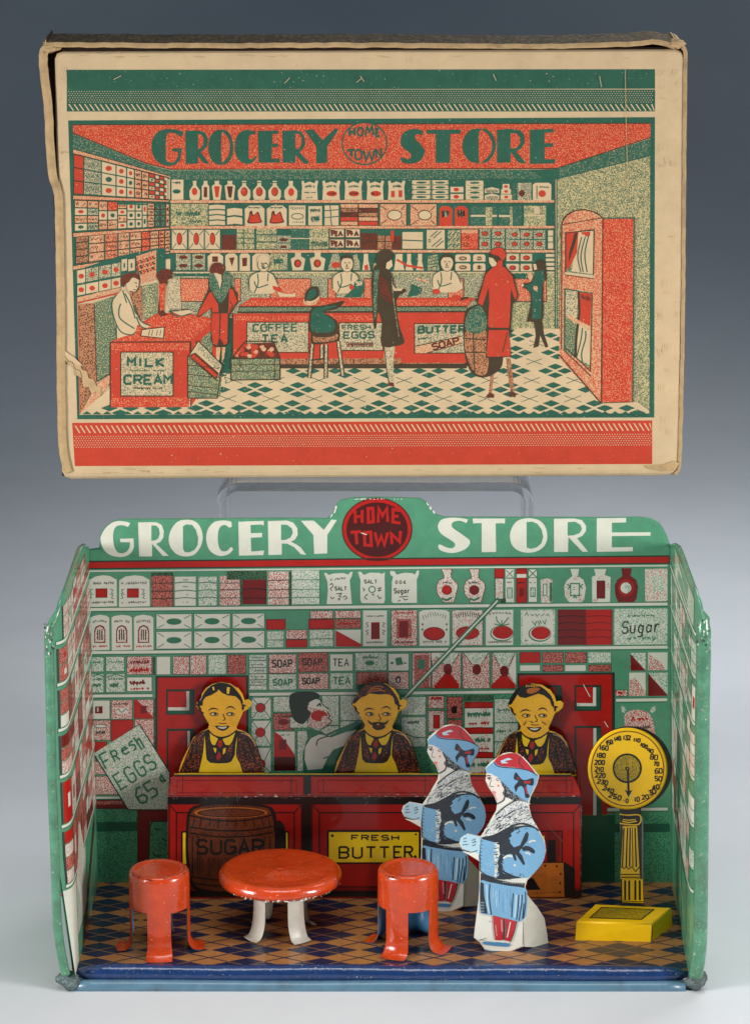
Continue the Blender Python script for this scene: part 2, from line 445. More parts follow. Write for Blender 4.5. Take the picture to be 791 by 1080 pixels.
# row 1 ---------------------------------------------------------------------
T(90, 520, 7)
for (x0, x1) in ((30, 234), (252, 476)):
    P('W', [x0, 645, x0 + 45, 617, (x0 + x1) / 2, 607, x1 - 50, 613, x1, 640, x1 + 3, 836, x0, 842])
    a.z('K', .7, x0 + 14, 668, x1 - 20, 662, 20, 9); a.z('K', .7, x0 + 14, 810, x1 - 20, 804, 18, 9)
    c = (x0 + x1) / 2 - 10
    R('R', c - 40, 708, c + 40, 770, 'Rd', 1)
    for s in (-1, 1):
        for yy in (728, 765): l('Kg', .8, [c + s * 62, yy - 18, c + s * 84, yy - 12, c + s * 74, yy + 8, c + s * 90, yy + 14], sm=True)
def stack(m, x0, x1, ys, sep='K', w=.9, arc=0):
    y0, y1 = ys[0], ys[-1]
    R(m, x0, y0, x1, y1); lines(sep, w, x0, x1, ys[1:-1], arc)
    l(sep, .7, [x1, y0, x1, y1])
stack('Sd', 490, 650, [600, 665, 725, 780, 838]); R('Sk', 490, 588, 650, 612)
stack('W', 663, 820, [618, 665, 725, 780, 832], 'Kg', 1, 8)
for yy in (640, 690, 750, 806): a.z('Kg', .5, 720, yy, 760, yy, 18, 3)
T(203, 520, 7)
stack('Sg', 48, 184, [618, 665, 720, 775, 830], 'Kg', 1, 6)
stack('Sr', 204, 354, [612, 665, 715, 775, 830]); R('Sk', 255, 575, 548, 640)
R('Sk', 354, 615, 372, 825)
stack('Rd', 372, 545, [640, 712, 780, 822], 'Bk', 1, 6)
stack('Sr', 558, 714, [580, 645, 715, 775, 825]); R('Sk', 714, 580, 732, 828)
stack('Sg', 735, 940, [572, 642, 712, 772, 822], 'Kg', .8)
T(316, 520, 7)
bag = [180, 590, 195, 588, 215, 605, 250, 594, 320, 590, 360, 602, 375, 583, 392, 582, 385, 615, 370, 645, 378, 720, 386, 818, 200, 820, 210, 720, 205, 650, 188, 610]
P('W', bag); a.z('K', .7, 225, 640, 340, 628, 20, 6)
a.t('K', 1, 'SALT', 262, 692, 14, 26, 9); l('K', .9, [222, 680, 240, 668, 246, 690, 228, 705, 240, 722], sm=True)
for q in ([228, 765, 240, 780, 256, 770], [270, 745, 310, 740, 292, 760, 312, 768], [282, 782, 296, 778, 294, 790, 284, 788], [320, 770, 336, 760, 350, 775, 330, 785]): l('K', .9, q, sm=True)
P('W', [430, 582, 450, 580, 475, 605, 520, 588, 590, 588, 605, 598, 630, 584, 628, 620, 630, 790, 620, 815, 460, 812, 447, 790, 450, 640, 440, 615])
a.t('K', .9, 'SALT', 478, 642, 17, 24, 8); E(None, 535, 712, 24, 22, o='Kg', ow=1.1)
for q in ([465, 700, 480, 715, 468, 725], [575, 705, 600, 700, 580, 722, 604, 718], [505, 745, 480, 770, 500, 785], [530, 750, 545, 745, 545, 762], [575, 755, 590, 780, 604, 768]): l('K', .9, q, sm=True)
P('W', [668, 575, 700, 578, 715, 603, 770, 588, 830, 592, 850, 603, 865, 575, 882, 570, 880, 605, 864, 640, 867, 810, 692, 813, 679, 800, 680, 660, 690, 620, 668, 600])
a.t('K', .8, '006', 708, 648, 14, 20, 16); a.t('K', 1, 'Sugar', 698, 705, 16, 34, 9)
l('K', .9, [735, 768, 800, 762]); l('K', .9, [765, 775, 775, 790, 800, 782]); l('K', .9, [725, 800, 745, 790])
T(429, 520, 7)
for dx, d in ((0, 'R'), (202, 'Rd')):
    v = [255, 562, 335, 562, 325, 600, 330, 630, 372, 665, 376, 700, 345, 808, 272, 808, 225, 745, 218, 690, 238, 645, 275, 628, 272, 600]
    v = [v[i] + dx if i % 2 == 0 else v[i] for i in range(len(v))]
    P('Sp', v); l('Rd', .6, v, True)
    E('Rd', 295 + dx, 716, 38, 36); E(d, 292 + dx, 716, 31, 30)
    a.z('K', .7, 250 + dx, 668, 330 + dx, 668, 16, 5, 8)
    l('Kg', 2.2, [258 + dx, 776, 295 + dx, 790, 332 + dx, 770], sm=True)
R('R', 648, 560, 716, 626, 'Rd', .8); R('Sp', 650, 630, 712, 782, 'K', .6)
R('W', 728, 562, 790, 806); R('Kg', 730, 625, 790, 632); l('Kg', .8, [734, 570, 784, 620]); l('Kg', .8, [784, 570, 734, 620])
a.z('K', .6, 735, 660, 775, 658, 12, 3); R('Sg', 742, 700, 776, 775, 'Kg', .8)
R('Sk', 692, 780, 730, 812)
T(542, 520, 7)
R('R', 18, 560, 92, 808, 'Rd', 1); R('W', 18, 598, 90, 626); a.z('Bk', .7, 28, 662, 78, 660, 10, 4); R('Rd', 38, 700, 72, 765); 
R('W', 105, 562, 170, 806, 'Kg', .6); l('Kg', 1, [108, 566, 166, 622]); l('Kg', 1, [166, 566, 108, 622]); R('Kg', 105, 622, 170, 628)
a.z('K', .6, 112, 662, 160, 660, 12, 3); R('Sg', 122, 700, 155, 765, 'Kg', .8)
P('Sp', [195, 640, 240, 630, 282, 640, 285, 800, 255, 812, 200, 808]); R('W', 215, 672, 240, 758, 'Kg', .9); R('Kg', 262, 660, 282, 800)
P('W', [415, 560, 480, 560, 470, 612, 510, 640, 531, 700, 515, 790, 498, 806, 410, 806, 375, 762, 368, 690, 385, 650, 430, 612])
P('Sp', [372, 690, 392, 690, 412, 770, 400, 800, 376, 762]); E('Sp', 492, 775, 26, 26); E('Sp', 460, 628, 22, 16)
R('Sg', 416, 668, 482, 758, 'Kg', 1.2); R('W', 426, 680, 470, 745); l('K', .7, [434, 695, 450, 695]); l('K', .7, [434, 712, 450, 712])
l('Kg', 1.2, [390, 670, 408, 690, 395, 712], sm=True); l('Kg', 1.2, [508, 672, 490, 690, 505, 705], sm=True); l('Kg', 1.2, [435, 775, 450, 765, 462, 778], sm=True)
P('W', [590, 560, 680, 560, 668, 605, 712, 620, 706, 806, 576, 806, 574, 620, 602, 608]); E('Sp', 640, 622, 24, 20); E('Sp', 690, 690, 16, 30); E('Sp', 600, 792, 22, 12)
R('Rd', 610, 648, 670, 778, 'Bk', .5)
T(640, 520, 7)
P('Rd', [105, 555, 180, 555, 170, 610, 212, 642, 226, 690, 215, 780, 195, 806, 80, 806, 60, 752, 55, 685, 75, 640, 112, 614])
E('R', 140, 700, 58, 62); E('Rd', 140, 700, 46, 50); E('W', 138, 700, 40, 40); P('Sg', [135, 662, 160, 668, 176, 700, 160, 732, 135, 738], True)
R('Sp', 280, 560, 445, 800); R('Sg', 338, 612, 415, 726); 
# row 2 -----------------------------------------------------------------------
T()
for x0, x1 in ((96, 115.5), (118, 139.5), (141.5, 162)):
    P('W', [x0, 651.5, x0 + 3, 649.6, (x0 + x1) / 2, 648.4, x1 - 3, 649.4, x1, 651.5, x1 + .3, 685.4, x0 + .3, 686])
    c = (x0 + x1) / 2
    a.z('K', .6, x0 + 2.5, 656, x1 - 2.5, 656, 2.8, 6, 1.2); a.z('R', .9, x0 + 2, 681.8, x1 - 1.5, 681.4, 2, 6)
    P('Rd', [c - 6, 678, c - 6, 665, c - 4.4, 661, c, 659, c + 4.4, 661, c + 6, 665, c + 6, 678])
    P('Sp', [c - 4.8, 677, c - 4.8, 666, c - 3.4, 662.4, c, 660.5, c + 3.4, 662.4, c + 4.8, 666, c + 4.8, 677])
    for k in (-2.2, 0, 2.2): l('Bk', 1.1, [c + k, 664, c + k, 675])
for i, (x0, x1) in enumerate(((165, 202.7), (204.8, 243), (245.4, 279.2))):
    for (y0, y1) in ((647.6, 663.6), (666, 684.6)):
        y0 -= i * .3; y1 -= i * .3
        R('W', x0, y0, x1, y1, 'Kg', .8); c = (x0 + x1) / 2; d = (y0 + y1) / 2
        for sx in (-1, 1):
            for sy in (-1, 1): l('Kg', .8, [c + sx * (x1 - x0) * .46, d + sy * (y1 - y0) * .42, c + sx * (x1 - x0) * .28, d + sy * (y1 - y0) * .2])
        E('Kg', c, d, 8, 3.4)
R('R', 281.3, 653.6, 301, 663.8, 'Rd', 1)
R('Sg', 282, 666, 299, 682.6); l('Kg', .9, [282, 675, 299, 675])
R('Sr', 302, 664.5, 324, 674, 'K', .5); R('R', 302, 674.8, 324, 682.6, 'Rd', .7)
R('Sr', 327.5, 644.4, 351, 652.4, 'K', .5); R('R', 326, 653.4, 352, 663.4, 'Rd', 1)
R('Sg', 327, 664.6, 351, 681.6); l('Kg', .9, [327, 674, 351, 673.6])
R('Sr', 353.4, 644.2, 380.4, 652, 'K', .5); R('Sd', 353.4, 653, 380.4, 663, 'K', .5); a.z('R', 1, 357, 658, 376, 657.6, 2.5, 6)
R('W', 353.6, 664.4, 380.6, 682); P('R', [353.8, 664.6, 381.5, 679.6, 380.6, 682, 354, 682])
R('W', 383, 644, 408, 681.6); a.z('K', .6, 386, 650, 405, 649.6, 2.5, 7); R('Rd', 391.7, 656.6, 400.2, 674, 'R', .6); a.z('K', .6, 386, 677.6, 405, 677.2, 2, 7)
for s in (-1, 1):
    for y in (659, 667): l('K', .7, [396 + s * 7, y - 2.5, 396 + s * 10, y - 1.5, 396 + s * 7.5, y + 1, 396 + s * 10, y + 2.6], sm=True)
R('Sr', 412.6, 643.6, 440, 681.4, 'K', .5); R('Sd', 418, 653, 434, 673.4); R('Rd', 421, 655, 430.4, 672, 'R', .6); a.z('R', .9, 416, 646.6, 436, 646.4, 2, 7); a.z('Rd', .9, 416, 677.6, 436, 677.2, 2.4, 7)
P('W', [442, 646, 446, 643.6, 458, 643, 470, 643.4, 474, 645.6, 474, 680.8, 442.4, 681.2]); a.ticks('K', .6, 445, 652, 471, 651.4, 5, 10, 4)
E('Rd', 457.7, 668.4, 11.6, 7.2); E('R', 457.6, 668.2, 10.4, 6.2); a.z('K', .6, 446, 677, 471, 676.8, 2.6, 9)
for x in (445.5, 471): 
    for y in (658.5, 664): E('Kg', x, y, 1, 1.3)
R('Sp', 476.6, 643.4, 509, 681, 'K', .5); a.ticks('K', .8, 480, 650, 506, 649.6, 5.5, 11, 2)
E('Rd', 493, 667.6, 12.4, 7); E('R', 493, 668, 11.4, 6)
R('W', 512.2, 643.4, 541, 680.6); a.z('K', .6, 515, 647.6, 539, 647.2, 2.5, 6, 1)
E('Kg', 529, 668, 12.4, 8.4); E('W', 529.4, 667.8, 11.5, 7.5); E('R', 530, 667, 10.8, 6.8)
for q in ([529, 660, 524, 655, 523, 650], [529, 660, 529, 654], [529, 660, 534, 654, 536, 651], [529, 660, 521, 658], [529, 660, 537, 658]): l('Kg', 1, q)
a.z('K', .6, 514, 677.2, 540, 676.8, 2.2, 10)
R('Sg', 549, 643.2, 585, 680.4); R('W', 551, 644.8, 583, 678.6); a.z('Kg', .8, 553, 648, 580, 649, 4, 4)
E('Kg', 569, 668.4, 12, 8.6); E('W', 569.4, 668, 11, 7.6); E('R', 570, 667.6, 10.2, 6.8); a.z('Kg', 1, 561, 657, 577, 656, 5, 2.5)
a.z('K', .7, 553, 675.6, 557, 675.4, 3, 2)
stack('Rd', 588, 616, [643, 650.6, 657.8, 665.4, 672.8, 680.4], 'Bk', .8, 1.3); stack('R', 618, 645, [643, 650.6, 657.8, 665.4, 672.8, 680.2], 'Rd', 1, 1.3)
R('Rd', 616, 643, 618, 680.4)
R('Sg', 647.5, 642.2, 703.6, 680); a.t('K', 1.5, 'Sugar', 655, 656, 6, 12, 2.6, -.04, .15)
a.z('Kg', 1, 661, 649.6, 690, 649, 2.2, 5); a.z('Kg', 1.2, 661, 674, 672, 672.6, 3, 2); a.z('Kg', 1.2, 676, 672, 692, 673.6, 4, 3)
# row 3 ------------------------------------------------------------------------
T(90, 665, 7)
for q in ((48, 195, 140, 305), (155, 192, 292, 303), (48, 320, 140, 460), (155, 318, 296, 458)):
    R('Sg', *q, 'Kg', .8); a.z('Kg', .8, q[0] + 12, q[1] + 40, q[2] - 12, q[1] + 38, 18, 5)
for x in (52, 180): a.z('Kg', 1.2, x, 405, x + 65, 403, 34, 4)
for x0, x1 in ((50, 140), (160, 290)): l('Kg', 1, [x0, 345, (x0 + x1) / 2, 325, x1, 343], sm=True)
R('Sr', 310, 192, 494, 326, 'K', .5); a.z('Rd', 1.3, 330, 235, 475, 232, 26, 6); a.z('R', 2.2, 335, 295, 468, 290, 30, 6)
R('W', 310, 345, 494, 450, 'K', .5); a.z('Rd', 2.2, 330, 385, 465, 383, 30, 5); a.z('R', 1.2, 335, 432, 475, 426, 16, 6)
R('Sk', 500, 190, 518, 330)
R('W', 528, 192, 630, 326, 'Kg', .6); R('Sr', 650, 192, 768, 324, 'K', .5)
T(203, 665, 7)
R('Sr', -14, 182, 105, 326, 'K', .5); R('Sg', 120, 180, 250, 324, 'Kg', .6); R('Sd', 262, 180, 396, 322, 'K', .5)
R('Sg', 420, 180, 550, 440, 'Kg', .6)
for y in (222, 275, 320, 365, 405): l('K', .7, [422, y, 548, y - 3]); a.z('K', .5, 435, y - 22, 530, y - 24, 10, 7)
R('Sr', 565, 176, 767, 316, 'K', .6); a.t('K', 1.5, 'SOAP', 592, 218, 27, 52, 12)
R('Sg', 565, 322, 767, 440, 'Kg', .6); a.t('Kg', 1.5, 'SOAP', 598, 362, 26, 42, 12)
T(316, 665, 7)
R('Sd', -8, 165, 210, 306, 'K', .6); a.t('K', 1.4, 'SOAP', 22, 210, 27, 46, 12)
R('Sr', -8, 316, 212, 435, 'K', .6); a.t('K', 1.5, 'SOAP', 22, 352, 24, 42, 10)
R('W', 225, 174, 393, 300, 'Kg', .6); a.t('K', 1.2, 'TEA', 248, 210, 30, 52, 12)
R('Sg', 225, 314, 396, 434, 'Kg', .6); a.t('Kg', 1.5, 'TEA', 248, 345, 34, 50, 12)
R('Sg', 410, 165, 642, 297, 'Kg', .6); E('Kg', 518, 240, 35, 18); a.z('Kg', .9, 445, 200, 585, 198, 16, 7)
R('Sd', 420, 308, 646, 430, 'K', .6); P('Sk', [420, 400, 640, 380, 640, 430, 420, 430])
R('W', 655, 170, 806, 298, 'Kg', .6); P('Kg', [705, 205, 750, 195, 765, 250, 715, 258]); E('Kg', 682, 240, 12, 9); E('Kg', 778, 240, 12, 6)
R('Sr', 655, 306, 806, 434, 'K', .6); E('K', 728, 362, 20, 28); E('Sr', 728, 366, 8, 16)
T(429, 665, 7)
R('Sr', 40, 165, 178, 425, 'K', .6); R('Sd', 55, 180, 165, 425); P('Kg', [82, 215, 135, 210, 130, 280, 95, 292, 80, 270])
for x0, x1, c, cy, top, bm in ((185, 400, 302, 285, 'Sg', 'R'), (412, 610, 515, 288, 'Sg', 'Sr'), (628, 806, 718, 300, 'Sg', 'R')):
    R('Sr', x0, 162, x1, 428, 'K', .6); P(top, [x0 + 10, 165, x1 - 12, 165, c + 30, cy - 40, c - 30, cy - 40])
    if x0 == 628: P('W', [x1, 165, x1, 400, c + 30, cy])
    for q in ([x0 + 6, 166, c - 35, cy - 38], [x1 - 8, 166, c + 35, cy - 38], [x0 + 8, 420, c, cy + 40]): l('K', .7, q)
    P(bm, [c - 10, cy + 20, c + 12, cy + 20, c + 85, 405, c + 80, 426, c - 100, 426, c - 95, 405]); 
    E('Rd', c, cy, 30, 38, o='K', ow=.6)
P('W', [180, 165, 240, 165, 185, 225])
T(542, 665, 7)
for q, m in (((42, 160, 192, 240), 'R'), ((208, 160, 362, 240), 'Sd'), ((378, 160, 532, 240), 'Sd'), ((545, 160, 716, 240), 'Sg'),
             ((42, 256, 192, 300), 'W'), ((212, 255, 362, 304), 'Sd'), ((375, 255, 530, 302), 'W'), ((550, 254, 716, 303), 'Sd')): R(m, *q, 'Kg' if m in ('W', 'Sg') else 'K', .5)
T(640, 665, 7)
R('Sg', 170, 165, 284, 298); P('Rd', [171, 168, 284, 297, 172, 298]); R('W', 302, 162, 445, 294); P('Sr', [304, 170, 400, 240, 430, 293, 304, 293])
R('W', 163, 312, 284, 484); P('Sr', [165, 370, 200, 345, 284, 450, 284, 484, 165, 484]); R('Sg', 302, 312, 446, 484); P('Rd', [302, 314, 450, 482, 302, 484])
R('Sr', 60, 440, 150, 486, 'K', .5); E('R', 95, 460, 20, 10)
# lower-left goods and egg sign -----------------------------------------------------
T(90, 665, 7)
R('W', 58, 516, 184, 655, 'K', .5); R('Rd', 75, 560, 130, 612); R('W', 90, 568, 100, 600)
R('Sr', 195, 514, 350, 655, 'K', .5); P('W', [225, 575, 325, 570, 318, 612, 232, 612]); l('K', .8, [232, 590, 250, 580, 262, 600, 280, 600, 300, 578, 318, 592], sm=True); a.z('K', .7, 215, 545, 320, 540, 18, 6)
R('Sr', 362, 510, 506, 650, 'K', .5); P('R', [363, 512, 385, 512, 505, 640, 505, 650, 363, 650]); R('Rd', 410, 555, 455, 612)
R('Sr', 58, 664, 186, 810, 'K', .5); E('W', 115, 706, 45, 12, o='K', ow=.6); a.z('K', .8, 80, 755, 150, 750, 32, 5)
R('R', 195, 662, 356, 830, 'Rd', .7); R('Sr', 368, 656, 508, 900, 'K', .5); R('R', 62, 822, 160, 900, 'Rd', .7)
R('Sk', 510, 500, 524, 1000)
T(90, 800, 7)
R('Sr', 62, 20, 240, 118, 'K', .5); R('Sr', 62, 132, 300, 268, 'K', .5); R('W', 72, 280, 300, 300, 'Kg', .6); R('Rd', 40, 306, 330, 372, 'K', .6); R('Sd', 50, 315, 300, 340)
R('Sgd', 20, 378, 388, 920); R('Dg', 20, 470, 388, 540); R('Rd', 388, 380, 640, 930, 'K', .6); P('Sgd', [480, 466, 640, 466, 640, 900, 480, 900, 468, 820, 475, 560]); 
l('K', 1.3, [475, 900, 470, 790, 478, 520, 492, 466, 640, 462]); l('K', 1.2, [515, 520, 560, 525]); l('K', 1.3, [505, 690, 520, 720, 570, 712], sm=True); l('K', 1.3, [570, 590, 600, 610])
P('Sgd', [480, 800, 620, 800, 620, 920, 480, 920])
T()
# doors ------------------------------------------------------------------------------
T()
R('K', 164.5, 713, 262, 850); R('R', 166.5, 715, 259.5, 850)
R('K', 175.5, 727, 205.5, 754); R('R', 177.5, 729.4, 197, 746); P('W', [197, 729, 200, 729, 200, 749.4, 177.6, 749.4, 177.6, 746, 197, 746]); P('Dg', [200, 728, 204, 728, 204, 753, 177, 753, 177, 749.6, 200, 749.6])
R('K', 176, 768.6, 206, 850); R('RK', 178, 771, 197, 850); R('W', 198, 771, 200.5, 850)
R('K', 545.6, 710, 648, 860); R('R', 547.6, 712.4, 645, 860)
R('K', 605.4, 722.6, 634, 750); R('R', 607.6, 724.6, 625, 741.6); P('W', [625, 725, 628.4, 725, 628.4, 744.8, 608, 744.8, 608, 741.6, 625, 741.6]); P('Dg', [628.4, 724.6, 632.4, 724.6, 632.4, 748.4, 607.6, 748.4, 607.6, 745, 628.4, 745])
R('K', 605.4, 765.6, 634, 860); R('RK', 607.6, 768, 625, 860); R('W', 625.4, 768, 628.6, 860); R('Dg', 629, 768, 633, 860)
R('K', 560, 723, 592, 750); R('R', 562, 725, 586, 742); R('Dg', 587, 724, 591, 749)
sg = [99.6, 794.5, 147, 764.4, 178.8, 815, 178.8, 853.4, 135.8, 853.4]
P('K', [98.8, 795.4, 147.6, 763.2, 180, 814, 180, 854.6, 135, 854.6]); P('Sg', sg)
mat_eg = 'Kg'; rt = -.555
T(90, 665, 7)
ws = 2.0
a.t('Kg', ws, 'F', 105, 920, 60, 116, 10, rt + .1); a.t('Kg', ws, 'R', 188, 898, 40, 80, 8, rt + .1); a.t('Kg', ws, 'e', 240, 838, 44, 96, 10, rt); a.t('Kg', ws, 's', 300, 810, 40, 96, 8, rt - .1)
l('Kg', ws, [358, 790, 420, 880]); l('Kg', ws, [392, 838, 385, 815, 400, 800, 440, 868], sm=True)
T(90, 800, 7)
a.t('Kg', ws, 'EGGS', 205, 130, 56, 116, 30, rt)
a.t('Kg', ws + .2, '65', 355, 240, 62, 116, 26, rt); a.t('Kg', ws, 'c', 528, 130, 44, 60, 8, rt)
T()
# middle goods -----------------------------------------------------------------------
T(203, 665, 7)
R('K', 408, 440, 416, 1060)
R('Sgd', 425, 485, 950, 1060)
for (y0, y1, cy) in ((494, 652, 570), (664, 850, 752), (864, 1050, 985)):
    x0, x1 = 438, 582
    R('W', x0, y0, x1, y1, 'Kg', .8); P('Sg', [x0, y0 + 30, x0 + 60, cy, x1 - 10, y1, x0, y1]); 
    for q in ([x0 + 5, y0 + 4, x0 + 50, cy - 20], [x1 - 5, y0 + 4, x1 - 50, cy - 20], [x0 + 5, y1 - 4, x0 + 50, cy + 20], [x1 - 5, y1 - 4, x1 - 50, cy + 20]): l('Kg', .9, q)
    E('K', 503, cy, 38, 36); E('R', 503, cy, 32, 30 if cy < 700 else 38)
R('Sg', 598, 488, 760, 602, 'Kg', .7); R('Sd', 598, 612, 748, 736, 'K', .6); E('Rd', 672, 675, 40, 22); a.z('K', .8, 615, 638, 735, 632, 14, 7)
R('W', 600, 745, 758, 930, 'Kg', .6); P('R', [602, 745, 650, 775, 700, 835, 755, 915, 755, 934, 604, 934]); R('Rd', 640, 805, 695, 880); a.z('Kg', .9, 655, 772, 720, 770, 8, 4); R('Mr', 604, 934, 762, 1035)
R('Sg', 775, 740, 860, 1040, 'Kg', .7)
T(316, 665, 7)
R('Sg', 165, 480, 290, 700, 'Kg', .7); R('Sg', 300, 480, 480, 665, 'Kg', .7); R('Sg', 300, 668, 480, 800, 'Kg', .7); R('Sg', 165, 705, 290, 900, 'Kg', .7); R('Sg', -70, 640, 60, 720, 'Kg', .7)
# man in profile
P('Sg', [50, 740, 120, 720, 180, 745, 215, 770, 420, 700, 470, 690, 480, 800, 400, 1050, 40, 1050, 20, 900])
P('Kg', [45, 820, 90, 755, 150, 735, 215, 778, 260, 760, 360, 700, 470, 672, 440, 740, 330, 860, 300, 1050, 30, 1050, 22, 930])
P('W', [42, 860, 85, 795, 150, 765, 175, 772, 230, 790, 340, 750, 420, 730, 330, 850, 250, 880, 205, 940, 170, 1020, 60, 1030, 38, 950])
l('K', 1.2, [125, 850, 135, 810, 175, 790, 215, 780], sm=True); l('Kg', 1.4, [175, 945, 230, 925, 255, 890])
P('Sr', [55, 535, 75, 518, 120, 500, 150, 510, 170, 545, 215, 580, 208, 600, 222, 625, 235, 665, 215, 690, 165, 722, 100, 718, 60, 700, 70, 650], True)
P('W', [75, 520, 120, 505, 150, 515, 165, 545, 205, 580, 175, 585, 110, 575, 70, 560]); E('R', 145, 630, 62, 40); E('Sr', 190, 660, 30, 30); 
P('K', [-70, 480, -20, 455, 60, 450, 130, 462, 150, 490, 100, 515, 68, 535, 62, 580, 85, 610, 55, 660, 20, 690, -40, 660, -72, 560], True)
l('K', 1.1, [120, 500, 152, 512, 172, 548, 216, 580, 208, 600, 224, 628, 214, 648, 236, 668, 215, 692, 168, 724], sm=True)
l('K', 1.6, [128, 558, 150, 540, 158, 560]); E('W', 210, 590, 9, 9)
P('Kg', [50, 735, 90, 725, 130, 735, 200, 770, 130, 770, 60, 800])
# goods right of the middle clerk ------------------------------------------------------------
T(429, 665, 7)
R('Sgd', -100, 478, 790, 1060)
R('Sg', -40, 490, 140, 625, 'Kg', .7); R('Sg', -40, 640, 140, 860, 'Kg', .7); a.z('K', 1, 0, 680, 90, 675, 26, 5); l('Kg', 1.2, [-10, 760, 60, 790, 140, 790])
R('Sr', 155, 482, 277, 576, 'K', .7); a.z('R', 1.4, 175, 502, 260, 500, 20, 4); R('Sr', 155, 592, 277, 750, 'K', .7); R('W', 165, 612, 270, 740); R('Sp', 165, 612, 270, 740); R('R', 196, 624, 242, 722, 'Rd', .6)
R('Sp', 155, 768, 277, 900, 'K', .7)
R('Sd', 295, 490, 408, 650, 'K', .7); P('Bk', [325, 575, 345, 555, 372, 560, 368, 610, 335, 612]); R('Sd', 300, 660, 408, 770, 'K', .7); E('R', 350, 725, 25, 18)
for y0 in (535, 725, 905):
    R('W', 425, y0 + 10, 635, y0 + 180); R('Sp', 545, y0 + 30, 600, y0 + 180)
    P('Rd', [422, y0 - 6, 530, y0 - 12, 640, y0 - 6, 640, y0 + 38, 425, y0 + 40]); P('R', [426, y0, 530, y0 - 5, 634, y0, 634, y0 + 28, 428, y0 + 32])
    a.z('Kg', 1.8, 445, y0 + 88, 615, y0 + 82, 36, 7); a.z('R', 1.3, 455, y0 + 155, 610, y0 + 145, 16, 6)
    l('Kg', .8, [425, y0, 425, y0 + 185]); l('Kg', .8, [638, y0, 638, y0 + 185])
R('Sk', 415, 478, 640, 522)
R('Sg', 645, 505, 820, 680, 'Kg', .8); R('Sg', 645, 684, 820, 820, 'Kg', .8); R('Sg', 645, 824, 820, 1000, 'Kg', .8); a.z('Kg', 1.2, 670, 590, 780, 585, 26, 5); a.z('Kg', 1.2, 660, 745, 770, 740, 22, 5)
# cloth sack on the right, lower walls
T(640, 665, 7)
R('Sgd', 50, 1030, 445, 1130) 
P('Sr', [130, 620, 175, 590, 230, 585, 300, 605, 335, 660, 355, 780, 350, 900, 120, 900, 128, 700], True)
P('Sg', [105, 560, 118, 556, 142, 585, 128, 608, 108, 600]); P('Sg', [352, 558, 356, 590, 330, 612, 312, 592, 335, 566])
a.z('R', 1.8, 178, 655, 302, 652, 34, 4); a.z('K', 1, 200, 720, 315, 712, 26, 5)
T()
board(872 - 18, 640, 704)
R('Sgd', 640, 858, 706, 933); R('Dg', 640, 869, 706, 878)
R('Dg', 613, 860, 648, 933)
# pointing pole printed across the shelves
l('Kg', 5.2, [428, 735, 526, 632]); l('W', 1.7, [427, 735.6, 524.6, 633.4])
l('Kg', 2.2, [345, 775, 380, 760]); 
# wear: scratches in the print
for q in ([615, 722, 622, 735], [637, 761, 641, 767], [381, 562, 387, 564]): l('W', .9, q)
for i in range(46):
    x, y = random.uniform(100, 700), random.uniform(548, 800); E(random.choice(['W', 'K', 'Sc']), x, y, random.uniform(.25, .55), random.uniform(.25, .5), 7)
# pale strokes along the raised header edge
for (x, y, dx, dy) in ((349.5, 545, 2.5, -5), (352, 541, 2.2, -6), (354.3, 536, 1.6, -5), (450, 530, 3, 4), (453, 534, 3, 5), (456, 539, 3.4, 4)):
    for k in range(3): 
        jx, jy = random.uniform(-1, 1), random.uniform(-1, 1); l('Lw', random.uniform(.5, 1.2), [x + jx, y + jy, x + jx + dx * .6, y + jy + dy * .6])
for i in range(16):
    x = random.uniform(372, 424); l('Lw', .7, [x, 526 + abs(x - 397) * .03, x + random.uniform(.6, 3), 526 + random.uniform(-.6, 1)])
mb.build('back_wall', store)
